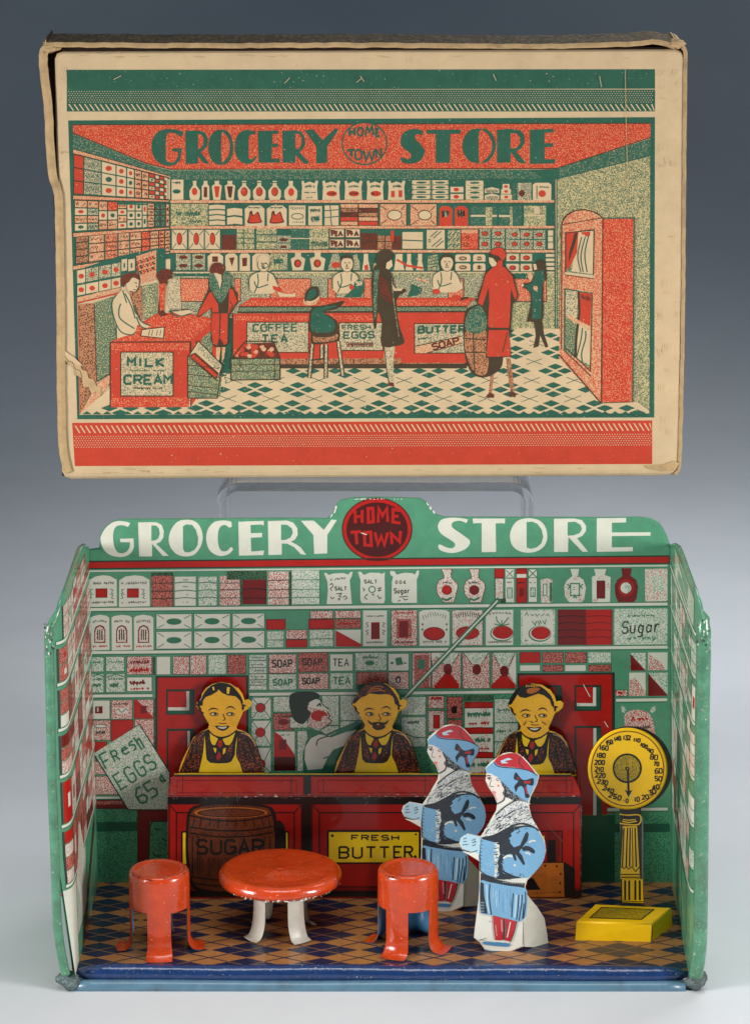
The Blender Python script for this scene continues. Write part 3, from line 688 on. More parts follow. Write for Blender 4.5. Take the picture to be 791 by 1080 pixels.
# ------------------------------------------------------------------ side walls
ZF = .17
def side_wall(sgn, rim_px, fx_top, fx_bot, bx_top, bx_bot, rr, ztf, ztb, seed, flare, yb=YB - .01):
    rnd = random.Random(seed)
    yf = .02
    def X(u, z):
        t = (z - ZF) / 3.95; f = fx_bot + (fx_top - fx_bot) * min(1, t * 1.6) if t < .625 else fx_top
        b = bx_bot + (bx_top - bx_bot) * t
        return f + (b - f) * u + sgn * flare * math.exp(-u * 38) * min(1, max(0, t * 3))
    f = lambda U, V, h: Vector((X(U / 100, V / 100) - sgn * h, yf + (yb - yf) * U / 100, V / 100))
    mbw = MB()
    # plate as a fine grid so that the flare stays smooth
    prof = [(0, ZF), (0, ztf - .42), (1.2, ztf - .24), (4, ztf - .08), (9, ztf - .02), (50, ztf), (68, ztf), (84, ztf - .09), (100, ztb)]
    nu, nz = 24, 24
    def top(U):
        for i in range(1, len(prof) - 1):
            (a0, z0), (a1, z1) = prof[i], prof[i + 1]
            if a0 <= U <= a1: return z0 + (z1 - z0) * (U - a0) / (a1 - a0)
        return prof[1][1]
    us = [0, .6, 1.2, 2, 3, 4, 5.5, 7, 9, 12] + [12 + 88 * k / nu for k in range(1, nu + 1)]
    for h in (0, -.02):
        vs = [f(U, 100 * (ZF + (top(U) - ZF) * k / nz), h) for U in us for k in range(nz + 1)]
        mbw.add(vs, [(i * (nz + 1) + k, i * (nz + 1) + k + 1, (i + 1) * (nz + 1) + k + 1, (i + 1) * (nz + 1) + k) for i in range(len(us) - 1) for k in range(nz)], 'G', True)
    # print
    A = Art(mbw, f, jit=.0, base=.004)
    zb = [unY(95 if sgn < 0 else 704, y, YB).z * 100 for y in ((602, 643, 688, 734, 783, 842) if sgn < 0 else (596, 638, 684, 738, 784, 848))]
    def q(m, u0, z0, u1, z1):
        cs = [u0] + [b_ for b_ in (.6, 1.2, 2, 3, 4, 5.5, 7, 9, 12) if u0 < b_ < u1] + [u1]; n = len(cs)
        A.raw(m, [(c_, z0) for c_ in cs] + [(c_, z1) for c_ in cs], [(i, i + 1, n + i + 1, n + i) for i in range(n - 1)])
    def rowgoods(z1, z0, cols, u0=2, u1=99):
        u = u0
        while u < u1:
            w = rnd.choice([9, 12, 15]); ue = min(u + w, u1)
            m = rnd.choice(cols); n = rnd.choice([1, 2, 3, 4]); hh = (z1 - z0 - 4); hh *= rnd.choice([1, 1, .9])
            for k in range(n):
                mm = rnd.choice(cols) if rnd.random() < .5 else m
                q(mm, u, z0 + hh * k / n + .6, ue - 1, z0 + hh * (k + 1) / n - .6)
                if n <= 2 and ue - u > 6: q(rnd.choice(['R', 'Kg', 'Rd', 'W']), u + (ue - u) * .3, z0 + hh * (k + .35) / n, u + (ue - u) * .62, z0 + hh * (k + .68) / n)
            q('K', u - .9, z0, u - .2, z0 + hh); u = ue + .4
    cols = ['Sr', 'Sp', 'Sr', 'R', 'Sg', 'Rd', 'Sd', 'W', 'Sr', 'Sd'] if sgn < 0 else ['Sg', 'Sp', 'Sg', 'W', 'Sr', 'Sgd', 'G']
    for i in range(len(zb) - 1): rowgoods(zb[i] - 2, zb[i + 1] + 2, cols)
    tt = 100 * top(50)
    if sgn < 0: rowgoods(tt - 9, zb[0] + 2, ['Sr', 'R', 'Sp', 'Sd', 'Sr'], 5, 84); q('R', 40, zb[0] + 4, 99, zb[0] + 9)
    else: q('Sg', 10, zb[0] + 4, 80, tt - 10); q('G', 30, zb[0] + 8, 70, tt - 12)
    for z in zb:
        q('Kg', .9, z - 2.6, 100, z + 2.8); q('W', 1.1, z - 1.5, 100, z + 1.5)
    z5 = zb[-1]
    # refrigerator front, ladder rail and wainscot of the lower wall
    if sgn < 0:
        q('W', 0, z5 - 98, 14, z5 - 4); q('Sg', 15, z5 - 70, 52, z5 - 4); A.p('W', [16, z5 - 10, 34, z5 - 70, 48, z5 - 10, 34, z5 + 40]); A.p('Sp', [20, z5 - 6, 30, z5 - 30, 40, z5 + 10, 30, z5 + 44])
        A.e('R', 5, z5 - 6, 6, 6); A.e('Rd', 6, z5 - 92, 7, 7); A.p('Jk', [12, z5 - 128, 22, z5 - 128, 90, z5 - 22, 90, z5 - 6])
        A.p('Rd', [30, 20, 40, z5 - 110, 52, z5 - 60, 56, z5 - 110, 48, 20]); A.p('Sd', [34, 26, 41, z5 - 118, 50, z5 - 80, 46, 24])
        q('W', 6, z5 - 130, 9, z5 - 110); A.l('W', 1.2, [50, z5 - 120, 90, z5 - 60])
    else:
        for u in (20, 46, 72): q('Sgd', u, 24, u + 18, z5 - 10)
        A.p('Rd', [72, z5 + 60, 90, z5 + 45, 88, z5 + 5, 76, z5 + 10]); A.p('Jk', [30, z5 - 10, 40, z5 - 10, 90, z5 + 30, 84, z5 + 34]); A.l('W', 1.3, [12, 40, 96, z5 + 2])
        q('Sp', 86, z5 + 60, 97, z5 + 100); q('R', 88, z5 + 30, 96, z5 + 62)
    ob = mbw.build('side_wall', store)
    # rolled rim
    t = MB()
    pts = [unY(px, py, .02) for px, py in rim_px]
    pts = [Vector((p[0], p[1], p[2])) for p in pts]
    sm = []
    flat = cr([c for p in pts for c in (p.x, p.z)], False, 4)
    P3 = [Vector((flat[i], .02, flat[i + 1])) for i in range(0, len(flat), 2)]
    xt, zt = P3[-1].x, P3[-1].z
    n0 = len(P3); z0_ = P3[-1].z
    for U in [0, .4, 1.2, 2.5, 4, 6.5, 9] + [9 + 91 * k / 18 for k in range(1, 19)]:
        p = f(U, 100 * top(U), -.012)
        if p.z > z0_ + .02: P3.append(p)
    n = len(P3); rs = []
    for i in range(n):
        rs.append(rr if i < n0 - 1 else rr * .8 if i < n0 + 1 else .024)
    t.tube(P3, rs, 'Gm', 12)
    # bare worn spots of the roll at the corner
    rn = random.Random(seed + 7); pc = P3[n0 - 1]
    for k in range(26):
        a_ = rn.uniform(-2.6, -.5); zz = pc.z + rn.uniform(-.28, .06); rr_ = rr + .003
        q = Vector((pc.x + rr_ * math.cos(a_), pc.y + rr_ * math.sin(a_), zz)); d = rn.uniform(.006, .022)
        t.add([q + Vector((d * .6, -.002, 0)), q + Vector((0, -.002, d)), q + Vector((-d * .6, -.002, 0)), q + Vector((0, -.002, -d * 1.4))], [(0, 1, 2, 3)], rn.choice(['Sc', 'Lw', 'GreyE', 'DkE']))
    t.build('rolled_rim', ob)
    return ob
side_wall(-1, [(70, 1028), (66, 1010), (61, 974), (58.7, 910), (55, 820), (54, 760), (52.6, 700), (52.4, 662)], -3.25, -3.22, -3.215, -3.19, .05, 4.34, 4.10, 3, .135)
side_wall(1, [(733, 1030), (736, 1010), (738, 980), (739, 900), (740.4, 750), (741.4, 700), (741.6, 658)], 3.225, 3.24, 3.185, 3.30, .078, 4.345, 4.12, 5, .10)

# ------------------------------------------------------------------ floor
mf = MB()
x0a, x1a, x0b, x1b = -3.262, 3.285, -3.20, 3.315
y0, y1 = .22, YB
mf.add([(x0a, y0, ZF - .03), (x1a, y0, ZF - .03), (x1b, y1, ZF - .03), (x0b, y1, ZF - .03), (x0a, y0, ZF), (x1a, y0, ZF), (x1b, y1, ZF), (x0b, y1, ZF)],
       [(3, 2, 1, 0), (4, 5, 6, 7), (0, 1, 5, 4), (1, 2, 6, 5), (2, 3, 7, 6), (3, 0, 4, 7)], 'Tn')
A = Art(mf, lambda x, y, h: Vector((x / 100, y / 100, ZF + h)), base=.0012)
W2, H2 = 40, 21.5
fx0, fy0 = unZ(261, 1002, ZF).x * 100, unZ(261, 1002, ZF).y * 100
def clipx(poly):
    def clip(pl, k, v, s):
        out = []
        for i in range(len(pl)):
            p, q = pl[i - 1], pl[i]
            ip, iq = (p[k] - v) * s >= 0, (q[k] - v) * s >= 0
            if ip != iq:
                t = (v - p[k]) / (q[k] - p[k]); out.append((p[0] + (q[0] - p[0]) * t, p[1] + (q[1] - p[1]) * t))
            if iq: out.append(q)
        return out
    for k, v, s in ((0, x0a * 100 + 1, 1), (0, x1a * 100 - 1, -1), (1, y0 * 100 + 1, 1), (1, y1 * 100 - 1, -1)):
        if len(poly) > 2: poly = clip(poly, k, v, s)
    return poly
def dia(m, cx, cy, w, h):
    pl = clipx([(cx - w, cy), (cx, cy - h), (cx + w, cy), (cx, cy + h)])
    if len(pl) > 2: A.p(m, [c for p in pl for c in p])
for i in range(-7, 8):
    for j in range(-2, 12):
        cx, cy = fx0 + i * 2 * W2, fy0 + j * 2 * H2
        for (dx, dy) in ((-.5, 0), (.5, 0), (0, .5), (0, -.5)):
            dia('Nv', cx + dx * W2, cy + dy * H2, W2 * .47, H2 * .46)
        cx += W2; cy += H2
        for s in (-1, 1):
            p0 = (cx - W2 * .5, cy - s * H2 * .5); p1 = (cx + W2 * .5, cy + s * H2 * .5)
            pl = clipx([(p0[0] - .5, p0[1] + s * .8), (p0[0] + .5, p0[1] - s * .8), (p1[0] + .5, p1[1] - s * .8), (p1[0] - .5, p1[1] + s * .8)])
            if len(pl) > 2: A.p('Nv', [c for p in pl for c in p])
mf.build('floor_panel', store)
# rolled blue front edge
t = MB()
p0, p1 = unY(77, 1026, .19), unY(727, 1027.5, .19)
pts = [p0 + (p1 - p0) * s + Vector((0, .0, .006 * math.sin(s * 19) )) for s in [k / 40 for k in range(41)]]
rs = [.095 * min(1, math.sqrt(max(.08, 1 - (1 - min(1, k / 2.5, (40 - k) / 2.5)) ** 2))) for k in range(41)]
t.tube(pts, rs, 'Bl', 20)
t.build('front_edge_roll', store)
t = MB()
p0, p1 = unY(76, 1040.5, .1), unY(722, 1041.5, .1)
pts = [p0 + (p1 - p0) * s + Vector((0, 0, .005 * math.sin(s * 13))) for s in [k / 30 for k in range(31)]]
t.tube(pts, .074, 'Lb', 16)
t.add([(pts[0].x, .1, .01), (pts[-1].x, .1, .01), (3.25, 2.8, .01), (-3.2, 2.8, .01)], [(0, 1, 2, 3)], 'Lb')
t.build('bottom_flange', store)
mat('Crm', (96, 112, 112), wear=.35, dirt=.9, rough=.45, metal=.3, bump=1.2, bscale=14, wscale=14)
for cxp, cyp, rot in ((73, 1037, 1), (733, 1039, -1)):
    t = MB(); c = unY(cxp, cyp, .12); c.z = max(c.z, .09)
    rr_ = random.Random(cxp); n = 16; vs = []; fs = []
    for i in range(9):
        ph = math.pi * i / 8
        for k in range(n):
            th = 2 * math.pi * k / n; j = 1 + .16 * math.sin(3 * th + i) + rr_.uniform(-.05, .05)
            vs.append((c.x + .125 * math.sin(ph) * math.cos(th) * j, c.y + .12 * math.sin(ph) * math.sin(th) * j, c.z + .10 * math.cos(ph) * j - rot * .25 * .125 * math.sin(ph) * math.cos(th)))
    for i in range(8):
        for k in range(n): fs.append((i * n + k, i * n + (k + 1) % n, (i + 1) * n + (k + 1) % n, (i + 1) * n + k))
    t.add(vs, fs, 'Crm', True); t.build('crimped_corner', store)

# ------------------------------------------------------------------ counter
YC, YCB = 2.26, 2.60
ctr = thing('store_counter', 'long red tin shop counter printed with a sugar barrel and a yellow FRESH BUTTER sign', 'counter', (0, 2.4, ZF))
fc = lambda px, py, h: unY(px, py, YC - h)
m = MB()
cutout(m, [177, 842, 613, 842, 613, 946.5, 177.5, 948], fc, .03, 'RK', 'RK', .012)
a = Art(m, fc, jit=.1); P = a.p; R = a.r; E = a.e; l = a.l; T = a.T
R('Bk', 177, 840.6, 613, 848.4)
R('Bk', 318.8, 848, 328.4, 946); R('Bk', 462, 848, 471, 946); R('Bk', 177, 938.6, 613, 946); R('Rd', 180, 937, 612, 939.6)
for x0, x1 in ((179.4, 317.6), (329.8, 460.6), (472.4, 611.6)):
    R('R', x0, 848.6, x1, 856.6); R('R', x0, 848.6, x0 + 7, 936); R('R', x1 - 7, 848.6, x1, 936)
    l('Bk', 1.3, [x0 + 7, 940, x0 + 7, 857, x1 - 7, 857, x1 - 7, 940]); l('Bk', 1.1, [x0, 849, x0 + 7, 857]); l('Bk', 1.1, [x1, 849, x1 - 7, 857])
    l('Bk', 1, [x0 - .5, 849, x0 - .5, 940]); l('Bk', 1, [x1 + .5, 849, x1 + .5, 940]); l('Bk', 1.2, [x0 + 7, 935.4, x1 - 7, 935.4]); l('Bk', 1, [x0, 944, x0 + 7, 935]); 
# yellow sign behind the barrel
R('Bk', 191.5, 876.5, 305, 913); R('Y', 193.2, 878.4, 303.4, 911.2); P('Bk', [286, 878, 289, 868, 295, 865, 300, 870, 302, 880, 302, 912, 284, 912])
# barrel
bar = [202, 856, 214, 850.6, 236, 848.6, 262, 849.6, 280, 852, 286, 857, 289, 872, 290, 890, 287, 912, 283, 930, 270, 938, 240, 940, 215, 938, 204, 930, 200, 912, 198.6, 890, 199.6, 870]
P('Bk', [200, 854, 212, 848.6, 236, 846.4, 264, 847.6, 283, 850, 290, 856, 293, 872, 294, 890, 291, 914, 286, 934, 270, 940, 214, 940, 201, 932, 197, 912, 196, 890, 197, 870], True)
P('Br', bar, True)
E('Cr', 243.5, 857, 39, 6); E('Br', 244, 857.4, 35, 4.4, o='Bk', ow=.9)
a.ticks('Bk', .8, 214, 852, 276, 851, 3.4, 22, 1.5)
for y, d in ((861, 5), (873, 3.4), (879.4, 3.4), (925.5, 3), (932, 2.6)):
    l('Bk', 1.5, [200 + (y > 920) * 2, y - 1, 222, y + d * .7, 245, y + d, 268, y + d * .6, 288 - (y > 920) * 3, y - 1.6], sm=True)
for k in range(10): E('Bk', 206 + k * 8.6, 878 + 2.4 * math.sin(math.pi * (k + .5) / 10), .8, .7)
for x, b in ((206, -2.5), (213, -2), (222, -1), (231, -.6), (240, 0), (249, .6), (258, 1), (267, 1.6), (276, 2.3), (283, 2.6)):
    l('Bk', .9, [x, 863, x + b, 872]); l('Bk', .9, [x + b, 903 + random.uniform(-1, 4), x + b * .8, 924]); 
    if random.random() < .6: l('Bk', .7, [x + b + 3, 906, x + b + 2.6, 919])
for x in (203.5, 209, 279, 285): l('Bk', 1, [x, 882, x - .5, 922])
a.t('Bk', 2.9, 'SUGAR', 208.4, 886, 10.4, 14.4, 4.3)
# butter sign
R('Bk', 345, 875.4, 443.4, 911); R('Y', 347, 877.6, 441.6, 909.4)
a.t('Bk', 1.5, 'FRESH', 371, 881, 7, 5, 3.6); a.t('Bk', 2.1, 'BUTT', 358, 893.4, 9.6, 11.4, 4.6); a.t('Bk', 2.1, 'ER', 415.6, 893, 8, 11.4, 3.2)
E('Bk', 437.8, 903.6, 1.6, 1.6); E('Bk', 350.6, 881.4, 1.4, 1.6); E('Bk', 438.6, 880, 1.3, 1.1)
# right bay : window and crate
l('Bk', 1.3, [500, 876.6, 592.4, 876.6, 592.4, 912]); R('Y', 500, 881, 574.6, 890, 'Bk', .8); R('Rd', 576, 878, 590, 910); R('Bk', 577, 886, 586, 910)
P('Bk', [560, 909, 595, 909, 606, 916, 606, 946, 560, 946])
P('Cr', [556, 910.5, 594, 910, 595, 946, 556, 946]); l('Bk', .8, [556, 910, 594.6, 909.6, 595.6, 946])
P('Bk', [556, 926, 562, 926, 570, 938.4, 556, 938.6]); 
for q in ((574.6, 913), (587, 913.6), (591, 921.6), (590.6, 931.6), (590.2, 941)): E('Bk', *q, 1, 1.3)
a.z('Br', .5, 560, 942, 590, 941, 1.5, 6)
for q in ([577, 868, 582, 876, 594, 888], [249, 835, 251, 846], [613, 850, 612, 880], [384, 850, 388, 846]): l('Sc', .5, q)
for i in range(40): E('Sc', random.uniform(180, 612), 841.5 + random.uniform(-1, 1.2), random.uniform(.4, 1.6), .35, 7)
for i in range(30): E('Sc', 613 + random.uniform(-1.4, .4), random.uniform(845, 925), .4, random.uniform(.3, 1.2), 7)
m.build('counter_front', ctr)
# top
zt0, zt1 = unY(395, 841, YC).z, unY(395, 816.5, YCB).z
m = MB()
def ft(px, py, h):
    t = (841 - py) / 24.5
    Y = YC + (YCB - YC) * t
    v = unY(px, 841 - 24.5 * t, Y); n = Vector((0, -(zt1 - zt0), YCB - YC)).normalized()
    return v + n * h
xl, xr = 177.4, 612.8
topo = [xl, 841, xr, 841, xr - .6, 832, 606, 818.6, 600, 816.5, 186, 816.5, 180, 819, xl + .4, 832]
cutout(m, topo, ft, .03, 'RK', 'Bk', .02)
a = Art(m, ft, jit=.1, base=.003)
a.r('Bk', 184, 816.8, 602, 819.2); a.r('Y', 184, 816.2, 602, 816.9); a.r('Bk', 320, 818, 328.4, 840); a.r('Bk', 462, 818, 470, 840)
for x0, x1 in ((181, 319), (329.4, 460), (471, 609)):
    a.l('Rd', .9, [x0 + 6, 836, x0 + 6, 823, x1 - 6, 823, x1 - 6, 836], True); a.l('Bk', .7, [x0 + 12, 837, x0 + 12, 820]); a.l('Bk', .7, [x1 - 12, 837, x1 - 12, 820])
a.r('Rd', 178, 838.6, 612, 841)
for i in range(26): a.e('Sc', random.uniform(180, 612), random.uniform(836, 840.6), random.uniform(.4, 1.8), .4, 7)
for i in range(16): a.e('Sc', random.uniform(178, 188), random.uniform(818, 838), random.uniform(.4, 1.4), .5, 7)
for i in range(70):
    x = random.uniform(180, 612); y = random.uniform(838.4, 841); a.bb = [(0, 999, 0, 999, 9)]; a.l(random.choice(['Sc', 'Sc', 'Or', 'Lw']), random.uniform(.25, .6), [x, y, x + random.uniform(.8, 4), y + random.uniform(-.5, .5)])
for i in range(14):
    x = random.uniform(180, 600); y = random.uniform(820, 838); a.l('Sc', .3, [x, y, x + random.uniform(-6, 6), y + random.uniform(-4, 4)])
m.build('counter_top', ctr)
m = MB()
for px in (177.6, 612.6):
    m = MB(); A0, B0 = unY(px, 842, YC), unY(px, 946, YC)
    m.add([A0, B0, Vector((B0.x, YCB, B0.z)), Vector((A0.x, YCB, zt1))], [(0, 1, 2, 3)], 'Bk')
    m.build('counter_side', ctr)

# ------------------------------------------------------------------ clerks
YK = 2.66
def clerk(dx, dy, kind, label):
    m = MB()
    fk = lambda px, py, h: unY(px + dx, py + dy, YK - h)
    out = [188, 818, 188.6, 812, 191, 803, 196, 793, 204, 777, 212, 771, 218.6, 768, 220.6, 764, 217, 758, 214, 752.4, 209.6, 748, 206.8, 744.5, 207, 740.6, 211.6, 737.4, 212.6, 731,
           217, 725, 224, 720.6, 233, 718.6, 243, 720, 251, 725, 256, 732, 258, 738.5, 262, 737.4, 265.8, 740, 265, 744.4, 261, 748.4, 256.6, 750.6, 254, 757, 251, 763.5, 249, 768, 256, 769.6, 264, 774, 270, 782, 275, 797, 279, 812, 279.6, 818]
    cutout(m, out, fk, .04, 'Fl', 'Bk', .008, ring=lambda p: 'Bk' if p.y > 766 or p.x < 212 and p.y < 738 else 'Y' if p.x > 246 or p.y > 745 else 'Bk')
    a = Art(m, fk, jit=.08, base=.002)
    P = a.p; l = a.l; E = a.e
    a.T(200, 715, 9.8875)
    P('Jk', cr([-105, 990, -60, 880, -20, 780, 40, 640, 110, 570, 190, 540], n=3) + [270, 640, 490, 548] + cr([560, 560, 640, 620, 700, 710, 745, 850, 775, 990], n=3))
    for q in ([600, 640, 640, 760], [560, 700, 600, 860], [40, 700, 10, 860], [80, 660, 70, 800], [660, 760, 690, 900]): l('Bk', 2.2, q, sm=True)
    # shirt, vest, apron
    P('Bk', [150, 570, 190, 540, 490, 545, 510, 590, 500, 800, 440, 890, 200, 890, 150, 820])
    P('Jk', [180, 640, 240, 720, 250, 850, 200, 840]); P('Jk', [460, 640, 400, 740, 370, 850, 430, 840])
    P('Y', cr([160, 600, 152, 700, 140, 800, 98, 985], n=3) + [555, 985] + cr([520, 880, 488, 810, 492, 700, 498, 600], n=3) + [482, 700, 474, 800, 440, 870, 400, 888, 300, 892, 215, 884, 180, 850, 172, 780, 168, 700])
    P('Fl', [192, 530, 200, 546, 230, 580, 270, 606, 330, 620, 400, 608, 450, 580, 490, 546, 498, 530, 480, 480, 210, 480])
    P('Y', [200, 548, 270, 615, 310, 640, 270, 705, 225, 690, 205, 640]); P('Y', [488, 552, 420, 612, 340, 640, 380, 700, 420, 700, 460, 640])
    P('Y', [250, 725, 285, 735, 275, 790, 258, 760]); P('Y', [350, 740, 380, 725, 372, 780, 348, 800])
    l('Bk', 1.2, [205, 560, 215, 660, 240, 712, 285, 700, 312, 640]); l('Bk', 1.2, [488, 560, 450, 670, 410, 718, 372, 700, 335, 640])
    P('Bk', [300, 632, 345, 632, 362, 700, 340, 750, 355, 820, 310, 885, 262, 830, 285, 750, 272, 690])
    P('R', [308, 648, 335, 648, 345, 700, 318, 735, 290, 695]); P('R', [310, 765, 335, 820, 300, 868, 276, 826])
    l('Bk', 1.5, [196, 540, 230, 580, 270, 606, 330, 620, 400, 608, 450, 580, 495, 545], sm=True)
    # head
    if kind == 0:
        P('Bk', cr([75, 285, 95, 240, 130, 200, 165, 140, 220, 85, 290, 55, 350, 50, 430, 72, 490, 130, 535, 190, 560, 250], n=3) + [548, 292, 530, 240, 480, 190, 400, 182, 340, 155, 302, 118, 290, 140, 230, 178, 170, 200, 140, 240, 140, 285, 110, 292])
        P('Y', [392, 96, 422, 98, 414, 166, 388, 162]); P('Y', [236, 96, 256, 92, 262, 128, 250, 132]); l('LH', .5, [110, 235, 135, 195]); l('LH', .5, [190, 105, 215, 90])
    elif kind == 1:
        P('Bk', cr([80, 265, 95, 215, 130, 190, 150, 130, 200, 80, 280, 50, 360, 45, 440, 75, 500, 140, 545, 210, 565, 260], n=3) + [556, 300, 520, 270, 500, 190, 440, 168, 350, 172, 250, 160, 210, 190, 170, 200, 130, 240, 95, 270])
        P('Jk', [150, 165, 200, 100, 280, 72, 240, 150, 190, 190, 140, 215], True); P('Jk', [420, 90, 480, 140, 520, 200, 530, 240, 490, 190, 430, 150], True)
        for q in ([250, 140, 290, 100, 350, 85, 400, 100], [230, 150, 280, 140, 360, 130, 420, 140], [270, 120, 330, 110, 380, 118]): l('Cr', 1.3, q, sm=True)
    else:
        P('Bk', cr([70, 260, 90, 200, 120, 150, 170, 90, 240, 60, 330, 50, 410, 75, 480, 130, 520, 180, 550, 250], n=3) + [545, 300, 520, 270, 505, 215, 440, 165, 380, 150, 310, 175, 250, 195, 195, 185, 165, 160, 150, 185, 110, 250, 90, 268])
        P('Cr', [270, 105, 340, 85, 400, 95, 370, 130, 310, 150, 270, 140], True); a.ticks('Fl', .7, 250, 70, 400, 66, 22, 9)
    l('Bk', 1.1, [80, 290, 105, 300, 125, 335, 115, 315], sm=True); l('Bk', 1.4, [98, 300, 112, 340, 150, 372]); l('Bk', 1.2, [590, 285, 560, 300, 560, 335], sm=True); l('Bk', 2.2, [562, 275, 556, 330])
    bl = [[195, 350, 215, 328, 245, 318, 280, 322, 305, 335], [380, 328, 400, 308, 430, 300, 460, 312, 482, 335]]
    for b in bl: l('Bk', 1.5, b, sm=True, taper=True)
    for ex in (255, 428):
        l('Bk', .9, [ex - 45, 378, ex - 15, 362, ex + 20, 364, ex + 46, 380], sm=True); l('Bk', .6, [ex - 40, 384, ex, 396, ex + 44, 386], sm=True)
        E('W', ex + 5, 378, 26, 9); E('Bk', ex + 14, 378, 13, 11)
    l('Bk', .9, [352, 372, 358, 400, 372, 420, 368, 436, 350, 442], sm=True)
    if kind == 1:
        for s in (-1, 1):
            l('Bk', 2.4, [345, 470, 345 + s * 25, 482, 345 + s * 60, 482, 345 + s * 90, 462, 345 + s * 112, 440], sm=True, taper=True)
            l('Bk', 1.6, [345 + s * 2, 462, 345 + s * 30, 470, 345 + s * 60, 472], sm=True)
        P('Bk', [285, 500, 345, 490, 420, 500, 400, 530, 345, 545, 300, 530], True); l('Rd', 1, [305, 505, 345, 512, 400, 504])
    else:
        l('Rd', .9, [310, 470, 345, 478, 390, 472], sm=True)
        P('Bk', cr([262, 502, 300, 496, 345, 504, 400, 496, 420, 505], n=3) + cr([395, 535, 345, 552, 300, 535], n=3)); P('W', [292, 507, 345, 512, 396, 506, 375, 526, 345, 532, 310, 524])
        if kind == 2:
            l('Bk', .8, [255, 440, 235, 470, 240, 480]); l('Bk', .8, [420, 440, 455, 465, 450, 475]); l('Bk', 1, [300, 440, 330, 450])
    for i in range(40): E('Cr', random.uniform(190, 300) + random.choice([0, 230]), random.uniform(410, 500), 3, 3, 6)
    l('Lw', .4, [540, 575, 600, 595, 650, 640, 690, 710], sm=True)
    o = m.build('clerk_figure'); o['label'] = label; o['category'] = 'clerk figure'
    return o
clerk(0, 0, 0, 'smiling aproned clerk figure with centre-parted black hair, standing above the sugar barrel')
clerk(164, 0, 1, 'moustached clerk figure in yellow apron, standing behind the butter sign')
clerk(328.6, 1.5, 2, 'clean-shaven clerk figure with side-swept black hair and yellow apron, nearest the weighing scale')

# ------------------------------------------------------------------ lady customers
YL = unZ(530, 1003, ZF).y
lady = thing('customer_figure', 'front lady cutout in pale blue coat and red-topped hat, nearest the weighing scale', 'customer figure', (unZ(530, 1003, ZF).x, YL, ZF), 'lady customer cutouts')
fl = lambda px, py, h: unY(px, py, YL - h)
m = MB()
out = [537.9, 796.6, 547.9, 798.6, 557.9, 808.2, 569, 821.2, 566.6, 830, 560, 843, 558, 851.4, 560.7, 864.3, 569.3, 878.6, 574.7, 889, 576, 899, 572.4, 911, 564, 921.4, 556, 930, 554, 936, 554.6, 943,
       553.6, 960, 552.6, 998, 545, 1001, 536.5, 1004.8, 524.6, 1005.2, 511, 1001.6, 505.4, 993.7, 499.4, 989, 501, 976, 504.6, 950, 505.4, 938, 505.6, 924, 505.4, 910, 496, 904.3, 487.6, 898.6, 484.2, 891.4, 486, 885.7, 493, 881.2, 507, 884,
       513, 875, 518, 866, 523.4, 857, 524.4, 850, 521, 841.4, 515.6, 834, 512, 826, 513.4, 820, 512.2, 812.8, 518, 806.4, 524.6, 802, 531, 797.8]
cutout(m, out, fl, .03, 'Lw', 'GreyE', .018)
a = Art(m, fl, jit=.08, base=.0015); P = a.p; l = a.l; E = a.e
a.T(495, 790, 7)
P('LF', [128, 200, 150, 205, 210, 228, 250, 280, 265, 340, 262, 375, 235, 410, 205, 400, 185, 350, 160, 310, 128, 262, 122, 235])
P('LB', [125, 162, 185, 114, 215, 145, 300, 158, 350, 160, 440, 178, 512, 222, 495, 280, 478, 300, 432, 408, 395, 390, 330, 345, 270, 295, 210, 230, 165, 206, 126, 198])
P('LR', cr([186, 112, 220, 78, 300, 54, 365, 65, 430, 125, 490, 200], n=3) + cr([440, 178, 350, 160, 250, 152, 205, 138], n=3)); l('LK', 1, [182, 118, 205, 146, 250, 158, 350, 165, 440, 182, 505, 218], sm=True)
P('LH', [232, 110, 290, 88, 320, 100, 285, 108, 262, 112, 290, 128, 240, 130]); l('Lw', .7, [395, 80, 450, 140]); l('LK', .8, [375, 85, 370, 125, 400, 160], sm=True)
bow = [330, 240, 345, 194, 385, 242, 420, 250, 474, 238, 470, 290, 425, 285, 432, 340, 448, 372, 415, 378, 405, 320, 385, 295, 360, 305, 345, 338, 333, 300, 350, 275, 362, 258]
P('LK', bow, True); P('LR', [355, 225, 375, 250, 355, 245]); P('LR', [400, 262, 455, 255, 450, 275, 410, 275]); P('LR', [408, 300, 420, 300, 432, 350, 420, 352])
P('Hr', cr([232, 258, 262, 282, 330, 345, 400, 395, 432, 410, 420, 424, 380, 415, 335, 405, 300, 385, 262, 372, 245, 345, 258, 320, 244, 292], True, 3))
for q in ([255, 300, 275, 330, 258, 350, 280, 372], [300, 340, 320, 360, 310, 385], [350, 370, 370, 395]): l('LK', 1, q, sm=True)
l('LK', .9, [132, 238, 150, 230, 165, 240], sm=True); E('LK', 146, 240, 7, 5); l('LK', .5, [130, 215, 160, 218]); l('LK', .6, [165, 246, 152, 285, 158, 298, 180, 296], sm=True); l('LK', .7, [200, 250, 222, 258]); E('LP', 216, 292, 9, 9)
P('LP', [162, 335, 180, 328, 200, 338, 195, 352, 175, 356]); l('LK', 1.2, [205, 425, 235, 410, 255, 395, 262, 372], sm=True); l('LP', .8, [185, 350, 205, 400])
P('LS', cr([200, 500, 260, 450, 330, 405, 430, 415, 445, 470, 470, 540, 510, 610], n=3) + cr([450, 585, 380, 572, 320, 585, 240, 625, 180, 652, 95, 668], n=3) + [120, 630, 160, 570])
rn = random.Random(4)
